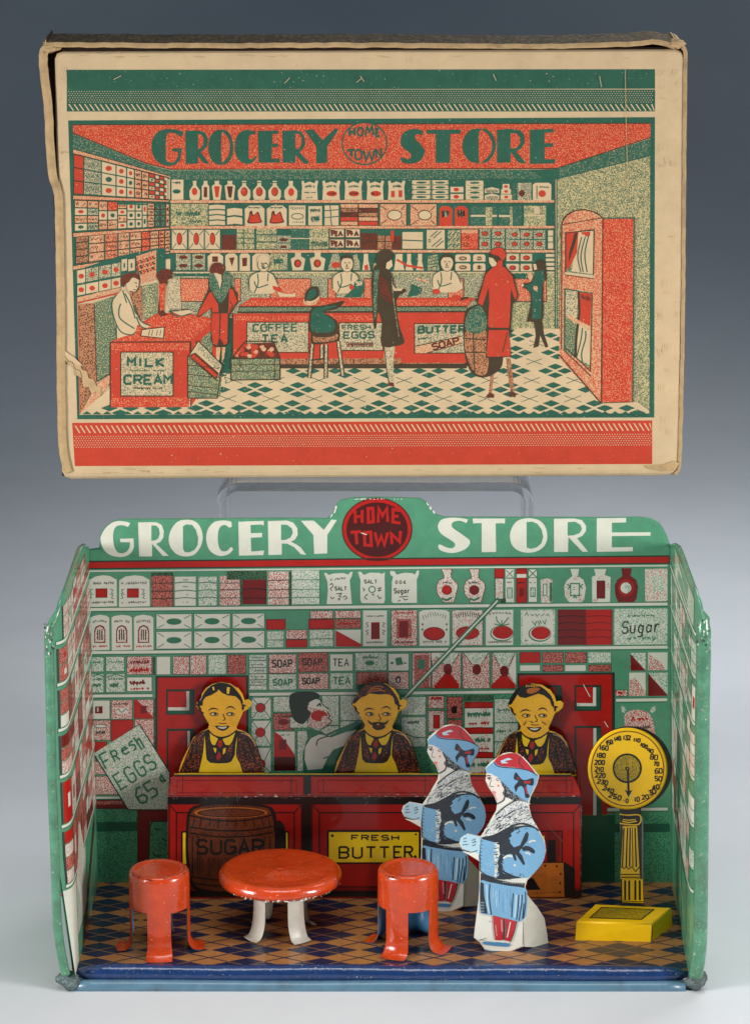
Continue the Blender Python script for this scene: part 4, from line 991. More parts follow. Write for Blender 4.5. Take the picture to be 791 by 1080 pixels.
for i in range(150):
    u, v = rn.random(), rn.random(); ang = -.75 + .55 * u; x = 110 + u * 360; y = 655 - u * 190 - (1 - v) * (90 + 30 * u) + u * 60
    if 410 < y < 650 and x > 120 + max(0, 600 - y) * .42 and x < 445 + max(0, y - 470) * .5 and y < 690 - u * 130:
        ln_ = rn.uniform(6, 20); l(rn.choice(['LK', 'LK', 'Lw']), rn.uniform(.3, .75), [x - ln_ * math.cos(ang), y - ln_ * math.sin(ang), x, y + rn.uniform(-4, 4), x + ln_ * math.cos(ang), y + ln_ * math.sin(ang)], sm=True)
l('LK', 1.2, [195, 505, 260, 448, 330, 405, 350, 398], sm=True); l('LK', 1.8, [95, 672, 180, 655, 250, 620, 330, 580, 390, 568, 460, 585, 515, 620], sm=True)
# sleeve and coat
P('LK', [95, 672, 200, 650, 320, 590, 420, 580, 500, 610, 400, 960, 250, 975, 205, 970, 190, 800, 200, 715, 110, 690])
P('LB', cr([330, 640, 360, 605, 420, 592, 485, 605, 530, 655, 558, 720, 562, 780, 540, 850, 485, 918, 420, 962, 330, 945, 262, 925, 238, 885, 262, 810, 290, 790, 330, 760, 300, 700], True, 3))
P('LK', [205, 720, 240, 670, 300, 625, 335, 610, 330, 650, 300, 660, 295, 700, 330, 740, 375, 725, 412, 640, 428, 625, 440, 645, 430, 690, 380, 755, 368, 775, 390, 800, 412, 860, 400, 872, 350, 800, 340, 790, 350, 832, 335, 838, 315, 790, 265, 782, 240, 800, 235, 850, 262, 915, 330, 945, 300, 975, 205, 960, 196, 800])
P('LK', cr([388, 745, 425, 728, 470, 748, 486, 775, 470, 784, 435, 764, 400, 766], True, 3))
P('LB', [305, 640, 340, 615, 375, 610, 360, 630, 340, 660, 310, 690, 290, 680, 315, 655]); l('LK', 1, [350, 640, 375, 620])
l('Lw', 1.6, [440, 705, 462, 692, 490, 694], sm=True); l('Lw', 1.4, [412, 782, 435, 782, 450, 796], sm=True); l('Lw', 2, [250, 822, 280, 802, 318, 806], sm=True); E('Lw', 335, 870, 8, 8)
P('LB', [88, 678, 200, 708, 222, 760, 210, 850, 195, 962, 130, 940, 78, 912, 72, 800]); 
P('Lw', [195, 712, 222, 722, 218, 760, 226, 790, 205, 830, 212, 880, 200, 960, 185, 955, 190, 880, 182, 800, 200, 760]); 
for k in range(9): l('LK', .7, [88 - k * 1.5, 690 + k * 26, 98 - k * 1.5, 700 + k * 26])
for q in ([80, 690, 76, 800, 80, 915], [195, 740, 215, 745], [190, 800, 210, 790], [186, 860, 205, 870], [80, 912, 130, 945, 200, 965]): l('LK', 1, q)
for i in range(46):
    t_ = rn.random(); side = rn.random()
    if side < .4: x, y = 238 + rn.uniform(-8, 12), 790 + t_ * 150
    elif side < .7: x, y = 300 + t_ * 130, 600 + rn.uniform(-6, 12)
    else: x, y = 250 + t_ * 170, 935 + rn.uniform(-8, 18)
    l(rn.choice(['LK', 'LK', 'LB']), rn.uniform(.4, .9), [x, y, x + rn.uniform(-4, 18), y + rn.uniform(-10, 14)])
for i in range(26):
    y = 700 + i * 10; l(rn.choice(['LK', 'Lw', 'LB']), rn.uniform(.4, 1), [190 + rn.uniform(-12, 4), y, 206 + rn.uniform(0, 18), y + rn.uniform(-8, 8)])
for i in range(16):
    l('LH', rn.uniform(.3, .6), [100 + rn.uniform(0, 70), 710 + rn.uniform(0, 200), 104 + rn.uniform(0, 76), 716 + rn.uniform(0, 200)]) if False else E('LH', 95 + rn.uniform(0, 85), 710 + rn.uniform(0, 200), rn.uniform(1, 4), rn.uniform(2, 6), 7)
E('LK', 150, 244, 5, 6); l('LK', .8, [126, 226, 140, 218, 158, 222], sm=True); l('LK', .5, [196, 246, 214, 240, 228, 248], sm=True)
# hand
P('LH', [-70, 690, -40, 650, 0, 644, 84, 668, 76, 760, 72, 800, 60, 790, 10, 770, -50, 750]); P('Lw', [-52, 770, 10, 772, 70, 790, 70, 830, 10, 800])
for q in ([-45, 680, -20, 672], [-45, 700, -18, 695], [-50, 722, -10, 718], [18, 690, 48, 678], [20, 708, 45, 698], [22, 730, 48, 718], [38, 690, 50, 705], [-66, 752, -20, 770, 20, 775, 60, 762]): l('LK', .8, q, sm=True)
# belt, skirt, legs
a.T(495, 850, 6.752)
P('LK', [80, 490, 200, 535, 300, 555, 395, 560, 392, 594, 280, 578, 130, 550, 78, 560]); a.ticks('Lw', .5, 235, 552, 385, 566, 8, 12)
P('LB', cr([78, 545, 140, 552, 280, 578, 392, 594, 412, 640, 410, 740, 400, 795, 350, 828, 250, 802, 150, 782, 80, 765, 74, 660], True, 3))
P('LK', [78, 550, 102, 560, 106, 650, 130, 775, 82, 765, 74, 660]); l('LH', 1.5, [122, 570, 128, 700, 140, 770], sm=True); l('LK', 1.2, [146, 565, 142, 660, 156, 780], sm=True)
for x in (80, 90, 98):
    for k in range(4): l('LH', .4, [x, 690 + k * 20, x + 5, 700 + k * 20])
for q in ([312, 630, 300, 800], [352, 640, 345, 740, 335, 815], [375, 640, 372, 700, 352, 822], [398, 620, 400, 700, 385, 805], [388, 700, 378, 810]): l('LK', 1.2, q, sm=True)
for i in range(22):
    x = random.uniform(165, 300); y = random.uniform(590, 690); l(random.choice(['LH', 'Pb']), .35, [x, y, x + random.uniform(-4, 4), y + random.uniform(40, 100)])
l('LH', 2, [335, 640, 322, 800]); l('LH', .8, [362, 640, 360, 720])
P('LR', [165, 785, 240, 805, 245, 870, 236, 958, 185, 958, 172, 870]); P('LR', [252, 805, 335, 825, 322, 890, 288, 968, 250, 958, 262, 880]); l('LK', 1.2, [244, 806, 248, 880, 240, 950], sm=True)
l('LP', 1.4, [228, 815, 232, 900]); l('Lw', 1, [292, 830, 268, 940]); l('LK', .8, [335, 826, 320, 895, 292, 968], sm=True); l('LP', 1, [185, 850, 195, 930])
P('Pb', cr([98, 968, 170, 972, 280, 980, 285, 992, 270, 1004, 170, 996, 105, 986], True, 3)); l('Lw', 1.4, [90, 950, 160, 962, 280, 972], sm=True)
l('Sc', .7, [70, 960, 120, 945]); l('Sc', .6, [142, 820, 148, 835]); l('GreyE', .6, [385, 830, 380, 990])
body = m.build('printed_figure', lady)
m = MB()
tb = [(553.2, 941), (558, 947), (566, 956), (574, 968), (577, 985), (578, 994), (581, 998), (553, 998.5)]
def back(px, py):
    t = (px - 553) / 28; return unY(px, py, YL + .03 + t * .22)
fr = [back(*q) for q in tb]; bk = [v + Vector((-.02, .02, 0)) for v in fr]
n = len(fr); m.add(fr + bk, [tuple(range(n)), tuple(range(n, 2 * n))[::-1]] + [(i, (i + 1) % n, n + (i + 1) % n, n + i) for i in range(n)], 'Pw')
m.build('support_tab', lady)
# second lady: the same cut-out, further back
l2 = lady.copy(); COL.objects.link(l2)
l2['label'] = 'rear lady cutout in blue coat standing close to the counter beside the butter sign'
dpos = unZ(469, 962, ZF) - unZ(531, 1004, ZF)
l2.location = lady.location + dpos
for ch in list(lady.children):
    c = ch.copy(); COL.objects.link(c); c.parent = l2
l2.rotation_euler = (math.radians(3), 0, math.radians(3))
lady.rotation_euler = (math.radians(-3), 0, 0)

# ------------------------------------------------------------------ weighing scale
ws = thing('weighing_scale', 'yellow platform weighing scale with round numbered dial on a fluted post', 'scale', (unZ(655, 975, ZF).x, unZ(655, 975, ZF).y, ZF))
b = [unZ(606.4, 991.6, ZF), unZ(685.8, 993.2, ZF), unZ(708.4, 977, ZF), unZ(628, 972, ZF)]
H = .20
tq = [unZ(607.6, 971.4, ZF + H), unZ(687, 973.6, ZF + H), unZ(708, 957.4, ZF + H), unZ(627, 953.6, ZF + H)]
m = MB()
def lerp(a_, b_, t): return a_ + (b_ - a_) * t
cen = sum(tq, Vector()) / 4
rim = [lerp(v, cen, .03) + Vector((0, 0, 0)) for v in tq]; low = [Vector((v.x, v.y, v.z - .022)) for v in tq]
m.add(b + low, [(0, 1, 5, 4), (1, 2, 6, 5), (2, 3, 7, 6), (3, 0, 4, 7)], 'Yb')
mid = [lerp(v, cen, .015) - Vector((0, 0, .005)) for v in tq]
m.add(low + mid, [(0, 1, 5, 4), (1, 2, 6, 5), (2, 3, 7, 6), (3, 0, 4, 7)], 'Yb', True); m.add(mid + rim, [(0, 1, 5, 4), (1, 2, 6, 5), (2, 3, 7, 6), (3, 0, 4, 7)], 'Yb', True)
m.add(rim, [(0, 1, 2, 3)], 'Yb')
def fq(u, v, h):
    p = lerp(lerp(tq[0], tq[1], u / 100), lerp(tq[3], tq[2], u / 100), v / 100); return p + Vector((0, 0, h))
a = Art(m, fq)
a.p('Bk', [12, 18, 82, 18, 82, 86, 12, 86]); a.p('Yd', [14, 23, 80, 23, 80, 82, 14, 82])
def fq2(u, v, h): return lerp(lerp(b[1], b[2], u / 100), lerp(low[1], low[2], u / 100), v / 100) + Vector((h, -h, 0))
a = Art(m, fq2); a.p('Lw', [1, 2, 3, 2, 3, 96, 1, 96]); a.p('Bk', [3, 2, 5.5, 2, 5.5, 94, 3, 94])
m.build('platform', ws)
YS = unZ(668, 956, ZF + H).y
fs_ = lambda px, py, h: unY(px, py, YS - h)
m = MB()
cutout(m, [653, 850, 675.6, 850, 679, 954, 655, 953], fs_, .03, 'DkE', 'GreyE', .012)
a = Art(m, fs_, jit=.06, base=.002); P = a.p; l = a.l; R = a.r; E = a.e
R('GreyE', 676.4, 862, 678, 952)
a.T(600, 750, 7)
l('Yb', 1.3, [370, 760, 430, 768, 500, 765, 525, 775, 528, 812, 505, 838, 440, 838, 372, 828], sm=True); l('Yb', 1, [395, 800, 440, 805, 490, 800], sm=True); l('Yb', 1.2, [392, 812, 440, 822, 498, 812], sm=True)
P('Yb', [395, 850, 500, 855, 502, 880, 480, 890, 410, 885, 392, 870]); l('Bk', 1, [400, 868, 495, 875])
a.T(640, 900, 7)
P('Yb', [118, -200, 220, -200, 240, 150, 98, 150]); 
for x, x2 in ((124, 112), (150, 140), (170, 165), (205, 215)): l('Bk', 1.5, [x, -190, x2, 100])
l('Bk', 1, [185, -190, 190, 100])
l('Bk', 1, [98, 95, 120, 112, 145, 100, 155, 118, 182, 100, 210, 135, 238, 100])
P('Yb', [98, 150, 240, 150, 244, 185, 98, 188]); R('Bk', 100, 152, 242, 160); R('Bk', 100, 172, 242, 180)
P('Yb', [110, 190, 262, 190, 268, 368, 112, 360]);
for x in (132, 162, 207, 240): R('Bk', x - 7, 200, x + 8, 345)
l('Bk', .8, [112, 352, 265, 358])
m.build('post', ws)
m = MB()
YD = YS - .06
fd = lambda px, py, h: unY(px, py, YD - h)
E_ = []
for k in range(56):
    t = 2 * math.pi * k / 56; E_ += [664 + 44.6 * math.cos(t), 810 + 44.2 * math.sin(t)]
cutout(m, E_, lambda px, py, h: unY(px, py, YD + .055 - h), .03, 'DkE', 'DkE', .015)  # dark tin back of the dial, set off sideways to include its shadow
E_ = []
for k in range(56):
    t = 2 * math.pi * k / 56; E_ += [661.6 + 42 * math.cos(t), 810.6 + 43.2 * math.sin(t)]
cutout(m, E_, fd, .04, 'Yb', 'DkE', .03)
a = Art(m, fd, jit=.0, base=.002); P = a.p; l = a.l; R = a.r; E = a.e
E(None, 661.5, 810.6, 38, 39.4, 56, o='Rd', ow=1)
a.T(600, 750, 7)
E('Bk', 428, 422, 108, 110, 40); E('Yd', 428, 422, 94, 96, 40)
l('Bk', 2.3, [432, 425, 438, 600]); P('Bk', [437, 635, 410, 580, 432, 592, 440, 592, 466, 582]); E('Bk', 428, 425, 16, 16); E('Yd', 429, 425, 5, 6)
def num(s, x, y, cw=18, ch=32, gap=8, rot=0.): a.t('Bk', 1.25, s, x, y, cw, ch, gap, rot)
num('160', 228, 252, rot=.1); num('180', 205, 310, rot=.03); num('200', 190, 362, rot=.02); num('210', 192, 412, rot=.05); num('220', 196, 455, rot=.08); num('230', 212, 502, 20, 30, 8, .2)
num('240', 258, 552, 20, 30, 9, .35); num('250', 300, 602, 22, 32, 12, .3); num('-0', 395, 648, 16, 26, 8, .05); num('10', 482, 636, 18, 32, 8, -.05); num('20', 535, 622, 20, 30, 8, -.1)
num('30', 584, 590, 20, 32, 8, -.3); num('40', 612, 550, 20, 32, 8, -.15); num('50', 634, 480, 20, 34, 8, .05); num('60', 632, 425, 22, 36, 8, -.05); num('70', 625, 375, 14, 28, 8, .05)
num('80', 602, 318, 22, 36, 8, .15); num('90', 578, 275, 18, 28, 8, .2); num('100', 534, 232, 14, 26, 8, .45); num('110', 478, 198, 16, 26, 8, .15); num('132', 400, 182, 16, 30, 6, 0); num('140', 330, 195, 14, 30, 6, -.25); num('150', 270, 222, 14, 30, 6, -.25)
l('Lw', 1, [455, 615, 446, 635])
m.build('dial', ws)

# ------------------------------------------------------------------ stools and table
def sheet_leg(m, c, phi, hw, prof, mo, mi, th=.012, nseg=6, w0=None):
    rows = []
    P2 = cr([q for p in prof for q in p], False, 5); P2 = [(P2[i], P2[i + 1]) for i in range(0, len(P2), 2)]
    r0 = prof[0][0]
    for r, z in P2:
        k = min(1.0, r0 / r * 1.08) if r > r0 else 1
        rows.append([(r, phi + hw * k * (2 * j / nseg - 1), z) for j in range(nseg + 1)])
    def pt(q, d): return (c[0] + (q[0] - d) * math.cos(q[1]), c[1] + (q[0] - d) * math.sin(q[1]), c[2] + q[2])
    n = nseg + 1
    for d, mm in ((0, mo), (th, mi)):
        vs = []
        for i, rw in enumerate(rows):
            # inner skin is shifted along the profile normal
            a_, b_ = P2[max(i - 1, 0)], P2[min(i + 1, len(P2) - 1)]
            tx, tz = b_[0] - a_[0], b_[1] - a_[1]; ln = math.hypot(tx, tz); nx, nz = -tz / ln, tx / ln
            if nx < 0 and abs(tz) > abs(tx): nx, nz = -nx, -nz
            if abs(tx) >= abs(tz) and nz < 0: nx, nz = -nx, -nz
            s = d if abs(tz) > abs(tx) else d
            for q in rw:
                if abs(tz) > abs(tx): vs.append(pt((q[0], q[1], q[2] + 0), s))
                else: vs.append(pt((q[0] - s * .5, q[1], q[2] - s * .8), 0))
        m.add(vs, [(i * n + j, i * n + j + 1, (i + 1) * n + j + 1, (i + 1) * n + j) for i in range(len(rows) - 1) for j in range(nseg)], mm, True)
    # edges
    for j in (0, nseg):
        o = [pt(rw[j], 0) for rw in rows]; q = [pt(rw[j], th) for rw in rows]; m.strip(o, q, 'Sc')
    m.add([pt(q, 0) for q in rows[-1]] + [Vector(pt((q[0] - th * .5, q[1], q[2] - th * .8), 0)) for q in rows[-1]], [(j, j + 1, n + j + 1, n + j) for j in range(nseg)], 'Sc')
def stool(px, py, rot, label):
    c = unZ(px, py, ZF)
    s = thing('stool', label, 'stool', c, 'little red stools')
    m = MB(); R0 = .325; top = .90
    prof = [(0.001, top - .008), (R0 * .66, top - .012), (R0 * .74, top - .010), (R0 * .80, top - .002), (R0 * .88, top), (R0 * .945, top - .012), (R0 * .985, top - .038), (R0, top - .07), (R0, top - .4)]
    m.revolve(prof, c, 'Or'); m.revolve([(R0, top - .4), (R0 - .014, top - .402)], c, 'Sc', smooth=False); m.revolve([(R0 - .014, top - .40), (R0 - .014, top - .1), (.001, top - .05)], c, 'Pb')
    for i in range(14):
        ag = random.uniform(0, 6.28); r = random.uniform(.2, .31); zz = top + .0012 if r < .28 else top - .004
        q = Vector((c.x + r * math.cos(ag), c.y + r * math.sin(ag), c.z + zz)); d = .006 * random.uniform(.5, 2.2)
        m.add([q + Vector((d * 1.6, 0, 0)), q + Vector((0, d, 0)), q + Vector((-d * 1.2, 0, 0)), q + Vector((0, -d * .8, 0))], [(0, 1, 2, 3)], 'Sc')
    rn = random.Random(int(px))
    for i in range(26):
        ag = rn.uniform(-2.8, .2); r = R0 * rn.choice([.93, .95, .965]); zz = top - .009 if r < R0 * .94 else top - .013 if r < R0 * .96 else top - .021
        q = Vector((c.x + r * math.cos(ag), c.y + r * math.sin(ag), c.z + zz + .002)); t_ = Vector((-math.sin(ag), math.cos(ag), 0)); d = rn.uniform(.006, .03); e_ = rn.uniform(.003, .008)
        o_ = Vector((math.cos(ag), math.sin(ag), -.6))
        m.add([q - t_ * d, q - o_ * e_ + Vector((0, 0, .002)), q + t_ * d, q + o_ * e_ + Vector((0, 0, .002))], [(0, 1, 2, 3)], rn.choice(['Sc', 'DkE', 'Sc']))
    m.build('seat', s)
    for k in range(4):
        m = MB(); sheet_leg(m, c, rot + k * math.pi / 2, .40, [(R0, top - .39), (R0, .3), (R0, .16), (R0 + .02, .075), (R0 + .07, .022), (R0 + .15, .014)], 'Or', 'Pb'); m.build('leg', s)
    return s
stool(169.5, 998.5, math.radians(-88), 'red stool at the left by the egg sign, one leg facing straight forward')
stool(430, 997, math.radians(-113), 'red stool in front of the butter sign, right of the round table')
c = unZ(296, 983, ZF)
tbl = thing('round_table', 'round red table with glossy chipped rim and white strap legs', 'table', c)
m = MB(); RT = .672; zt = .73
m.revolve([(.001, zt - .008), (.03, zt - .008), (.045, zt), (.06, zt - .004), (RT * .80, zt + .002), (RT * .88, zt + .012), (RT * .94, zt), (RT * .98, zt - .03), (RT, zt - .07), (RT * .995, zt - .10), (RT * .97, zt - .125), (RT * .93, zt - .12), (.001, zt - .10)], c, 'Or', 96)
rn = random.Random(9)
for i in range(70):
    ag = rn.gauss(-1.3, .5); hh = rn.uniform(-.006, .012); da = .008 * rn.uniform(.4, 3)
    def q(an, z, r=RT + .002): return Vector((c.x + r * math.cos(an), c.y + r * math.sin(an), c.z + z))
    z0 = zt - .10 + rn.uniform(-.02, .0); rr2 = RT * .997 + .003
    m.add([q(ag - da, z0, rr2), q(ag, z0 - .008, rr2), q(ag + da, z0, rr2), q(ag, z0 + .01 * rn.random() + .003, rr2)], [(0, 1, 2, 3)], rn.choice(['Sc', 'Lw', 'Lw']))
m.build('tabletop', tbl)
for k in range(4):
    m = MB(); sheet_leg(m, c, math.radians(-135 - 7) + k * math.pi / 2, .36, [(.285, zt - .10), (.30, zt - .14), (.30, .4), (.31, .2), (.335, .09), (.37, .03), (.43, .014)], 'Pw', 'Pw', .014); m.build('leg', tbl)
# ------------------------------------------------------------------ cardboard box
YX = 3.72
zb0 = unY(390, 503, YX).z
box = thing('cardboard_box', 'worn tan cardboard toy box printed with a green and red grocery store scene', 'box', (0, 4.1, zb0))
fx = lambda px, py, h: unY(px, py, YX - h)
m = MB()
bo = [58, 62, 60.6, 56.4, 67, 54, 400, 52.6, 712, 51.6, 719, 54, 722.6, 60, 722, 120, 720.6, 300, 717.6, 460, 716, 493, 712, 500, 700, 501.4, 400, 503.4, 76, 505, 69, 502.6, 66, 497, 64, 440, 62, 300, 60, 180]
cutout(m, bo, fx, .10, 'cb', 'cbe', .06)
a = Art(m, fx, jit=.12, eps=.00025, base=.0015); P = a.p; R = a.r; E = a.e; l = a.l; T = a.T
gl = 'g'
# top band
P('g', [70.6, 73.6, 690.4, 73, 690.4, 93.6, 71, 94.6])
R('g', 71, 94.5, 690.4, 117.6)
a.jit = .0
i = 0; y = 96
for r_ in range(6):
    y = 96.4 + r_ * 2.25
    for k in range(228):
        x = 73 + k * 2.72 + (1.36 if r_ % 2 else 0)
        if x < 689: a.bb = [(0, 999, 0, 999, 2)]; P('cb', [x - .62, y, x, y - .62, x + .62, y, x, y + .62])
for k in range(113):
    x = 72.5 + k * 5.48; a.bb = [(0, 999, 0, 999, 2)]
    P('cb', [x, 110.0, x + 1.3, 109.6, x + 6.2 if x < 683 else 690, 116.6, x + 4.8 if x < 684 else 689, 116.9])
a.bb = []
# bottom bands
P('r', [76.6, 446, 687.4, 443.4, 687.4, 489.4, 79.4, 491.6])
a.bb = []
for k in range(112):
    x = 79 + k * 5.45; yy = -(x - 79) * .0041; a.bb = [(0, 999, 0, 999, 2)]
    P('cb', [x, 449 + yy, x + 1.5, 448.8 + yy, min(x + 6.4, 687), 456.6 + yy, min(x + 4.9, 687), 456.9 + yy])
for r_ in range(6):
    for k in range(224):
        x = 79.4 + k * 2.72 + (1.36 if r_ % 2 else 0); y = 460.4 + r_ * 2.25 - (x - 79) * .0041
        if x < 686.6: a.bb = [(0, 999, 0, 999, 2)]; P('cb', [x - .68, y, x, y - .68, x + .68, y, x, y + .68])
a.bb = []
a.jit = .12
# picture frame and ceiling
P('g', [72.4, 127, 690.4, 123.6, 689.6, 440.4, 82, 442.2]) 
a.bb = [(0, 800, 120, 445, 1)]
P('cb', [77.6, 131.6, 685.4, 129.4, 684.4, 436, 84.4, 437.6])
P('ro', [77.6, 131.6, 685.6, 130, 685.6, 145, 587, 178.4, 180, 179, 155, 173, 77.4, 140.4])
l('k', 1.1, [77.6, 140.4, 155, 172.6, 180, 178.6, 587, 177.6, 685.6, 145])
l('k', 1, [77.6, 131.6, 685.4, 130])
# left cornice & right wall
P('gd', [77.6, 141, 155, 173.4, 180, 179.6, 180, 187, 76.8, 158])
P('gd', [180, 179.6, 587, 178.8, 590, 189, 180, 190]); P('g', [180, 189.4, 585, 188.4, 587, 436, 180, 436])
P('gd', [587, 178, 685.6, 146, 685.6, 164, 590, 188]); P('g', [560, 179, 590, 178, 590, 189, 574, 189])
P('gy', [587.4, 189, 685.4, 164.5, 684.4, 436, 590, 360, 587, 345])
l('g', 1.2, [587.4, 188.6, 685, 164.2])
# ---- title
a.jit = .1
def big(shape): P('g', shape)
T(180, 125, 6.085)
D = 'g'
P(D, cr([85, 88, 40, 72, -30, 68, -80, 85, -112, 130, -122, 185, -112, 235, -80, 280, -20, 305, 30, 295, 62, 270], n=3) + [76, 190, 12, 192, 10, 210, 50, 214] + cr([48, 245, 25, 278, 0, 280, -25, 270, -30, 200, -25, 110, 0, 90, 30, 95], n=3) + [70, 120])
T(60, 125, 6.085)
T(180, 125, 6.085)
P(D, [95, 78, 180, 76, 222, 90, 243, 130, 238, 175, 210, 205, 195, 215, 248, 285, 232, 292, 205, 280, 178, 240, 178, 290, 98, 292]); P('ro', [178, 100, 200, 105, 213, 130, 210, 165, 195, 190, 178, 195])
P(D, cr([320, 72, 360, 78, 390, 115, 404, 180, 396, 240, 368, 285, 320, 298, 275, 280, 250, 235, 242, 180, 255, 118, 285, 80], True, 3)); P('ro', cr([328, 98, 355, 105, 375, 140, 380, 185, 370, 240, 345, 272, 328, 276], True, 3))
P(D, cr([548, 85, 520, 76, 480, 74, 440, 95, 418, 135, 412, 190, 422, 240, 450, 278, 500, 292, 535, 275, 555, 245], n=3) + [545, 238] + cr([530, 258, 505, 258, 503, 200, 505, 120, 525, 100, 540, 108], n=3))
P(D, [560, 80, 690, 76, 690, 100, 655, 100, 655, 160, 690, 160, 690, 182, 652, 184, 650, 258, 700, 256, 705, 282, 565, 284])
T(300, 125, 6.085)
P(D, [-14, 80, 70, 74, 110, 84, 132, 120, 135, 165, 115, 200, 98, 215, 160, 280, 145, 294, 120, 285, 72, 235, 72, 285, -10, 284]); P('ro', [72, 95, 95, 100, 110, 125, 110, 165, 95, 190, 72, 195])
P(D, [130, 76, 185, 68, 245, 138, 325, 64, 348, 72, 275, 180, 275, 284, 205, 288, 205, 180])
E(D, 514, 160, 148, 140, 44); E('ro', 514, 160, 138, 130, 44)
ww = 2.7
for q in ([420, 60, 418, 112], [452, 58, 448, 108], [418, 88, 450, 84]): l(D, ww, q)
E(None, 487, 85, 17, 27, o=D, ow=2.2); l(D, ww, [520, 110, 530, 52, 545, 85, 562, 50, 572, 108]); l(D, ww, [606, 70, 588, 68, 590, 115, 612, 112]); l(D, 1.8, [590, 92, 606, 90])
l(D, ww, [402, 205, 452, 200]); l(D, ww, [428, 204, 430, 246]); E(None, 475, 232, 22, 32, o=D, ow=2.2); l(D, ww, [508, 205, 524, 268, 545, 215, 562, 268, 580, 198]); l(D, ww, [592, 252, 590, 200, 618, 245, 620, 190])
T(420, 125, 6.085)
P(D, cr([165, 85, 120, 66, 70, 72, 30, 95, 14, 140, 25, 185, 70, 215, 82, 245, 60, 262, 25, 245], n=3) + cr([12, 262, 35, 285, 90, 290, 140, 270, 165, 235, 172, 205], n=3) + cr([140, 160, 110, 130, 115, 100, 150, 108], n=3))
P(D, [182, 72, 400, 70, 402, 98, 335, 98, 332, 284, 240, 284, 240, 100, 182, 98])
P(D, cr([515, 64, 570, 70, 610, 110, 626, 170, 612, 230, 575, 275, 520, 288, 460, 275, 422, 230, 410, 175, 425, 115, 465, 72], True, 3)); P('ro', cr([520, 82, 560, 90, 592, 130, 602, 180, 585, 235, 545, 272, 518, 278], True, 3))
T(540, 125, 6.085)
P(D, [-98, 72, -20, 66, 50, 74, 78, 105, 82, 150, 60, 190, 28, 212, 85, 282, 70, 290, 38, 282, -10, 215, -10, 282, -98, 284]); P('ro', [-10, 95, 25, 95, 48, 120, 50, 160, 25, 190, -10, 192])
P(D, [112, 72, 265, 66, 268, 88, 208, 92, 208, 158, 262, 156, 262, 182, 208, 184, 208, 262, 272, 260, 275, 288, 112, 292])
# ---- left wall shelves (perspective): four boards
T(60, 125, 6.085)
P('g', [105, 195, 730, 385, 730, 900, 640, 910, 125, 960])
def LW(u): return None
def qd(m, x0, x1, t0, t1, b0, b1, o=None):
    P(m, [x0, t0, x1, t1, x1, b1, x0, b0])
    if o: l(o, .6, [x0, t0, x1, t1, x1, b1, x0, b0], True)
def lerpv(a_, b_, t): return a_ + (b_ - a_) * t
def shelf(y0a, y0b, y1a, y1b, xs, fills, rows, o='k'):
    X0, X1 = 110, 722
    for x0, x1, fl_, rw in zip(xs[:-1], xs[1:], fills, rows):
        ta, tb = (x0 - X0) / (X1 - X0), (x1 - X0) / (X1 - X0)
        for r_ in range(rw):
            s0, s1 = r_ / rw, (r_ + 1) / rw
            f0 = fl_[r_ % len(fl_)] if isinstance(fl_, (list, tuple)) else fl_
            A0 = lerpv(lerpv(y0a, y0b, ta), lerpv(y1a, y1b, ta), s0); B0 = lerpv(lerpv(y0a, y0b, tb), lerpv(y1a, y1b, tb), s0)
            A1 = lerpv(lerpv(y0a, y0b, ta), lerpv(y1a, y1b, ta), s1); B1 = lerpv(lerpv(y0a, y0b, tb), lerpv(y1a, y1b, tb), s1)
            qd(f0, x0 + 2, x1 - 2, A0 + 2, B0 + 2, A1 - 2, B1 - 2, 'g' if f0 in ('cb', 'gt') else 'k')
            cx = (x0 + x1) / 2; cy = (A0 + B0 + A1 + B1) / 4; hw = (x1 - x0) * .22
            if f0 == 'cb' and x1 - x0 > 30: E('r' if random.random() < .6 else 'g', cx, cy, hw, (A1 - A0) * .22)
            elif f0 in ('rt', 'rh', 'gt'): a.z('k' if f0 != 'gt' else 'g', .7, x0 + 8, cy, x1 - 8, cy, (A1 - A0) * .4, 3)
shelf(228, 382, 484, 522, [110, 175, 288, 382, 450, 500, 546, 592, 632, 660, 690, 716], ['r', 'gt', 'cb', 'cb', 'cb', 'rt', 'rt', ('r', 'cb'), ('cb', 'r'), ('r', 'cb'), ('cb', 'r')], [3, 3, 3, 3, 3, 3, 3, 6, 6, 6, 6])
P('cb', [706, 385, 728, 390, 728, 520, 706, 516]); l('g', .8, [716, 388, 716, 518])
shelf(522, 548, 724, 692, [115, 198, 270, 328, 392, 452, 505, 550, 582, 628, 665, 700, 724], [('rt', 'cb', 'rt', 'cb'), ('rt', 'gt', 'rt', 'gt'), ('rt', 'cb', 'rt'), ('ro', 'cb', 'rt'), ('rt', 'cb'), 'cb', 'cb', 'cb', 'rt', 'gd', 'gd', 'rt'], [4, 4, 3, 3, 4, 3, 3, 2, 4, 4, 4, 2])
P('g', [392, 535, 580, 548, 580, 556, 392, 552])
shelf(752, 716, 936, 850, [124, 205, 310, 395, 470, 545, 600, 655, 695, 730], ['kt', 'rt', 'rh', 'rt', 'rt', 'ro', 'rt', 'rh', 'rt'], [4, 3, 3, 3, 3, 3, 3, 3, 3])
for x in (206, 308, 394, 470): l('g', 1.6, [x, 760 - (x - 124) * .05, x, 920 - (x - 124) * .12])
for (ya, yb_) in ((196, 368), (492, 524), (734, 698), (945, 855)):
    P('rt', [108, ya, 722, yb_, 722, yb_ + 12, 108, ya + 28]); l('k', .7, [108, ya, 722, yb_]); l('k', .7, [108, ya + 28, 722, yb_ + 12])
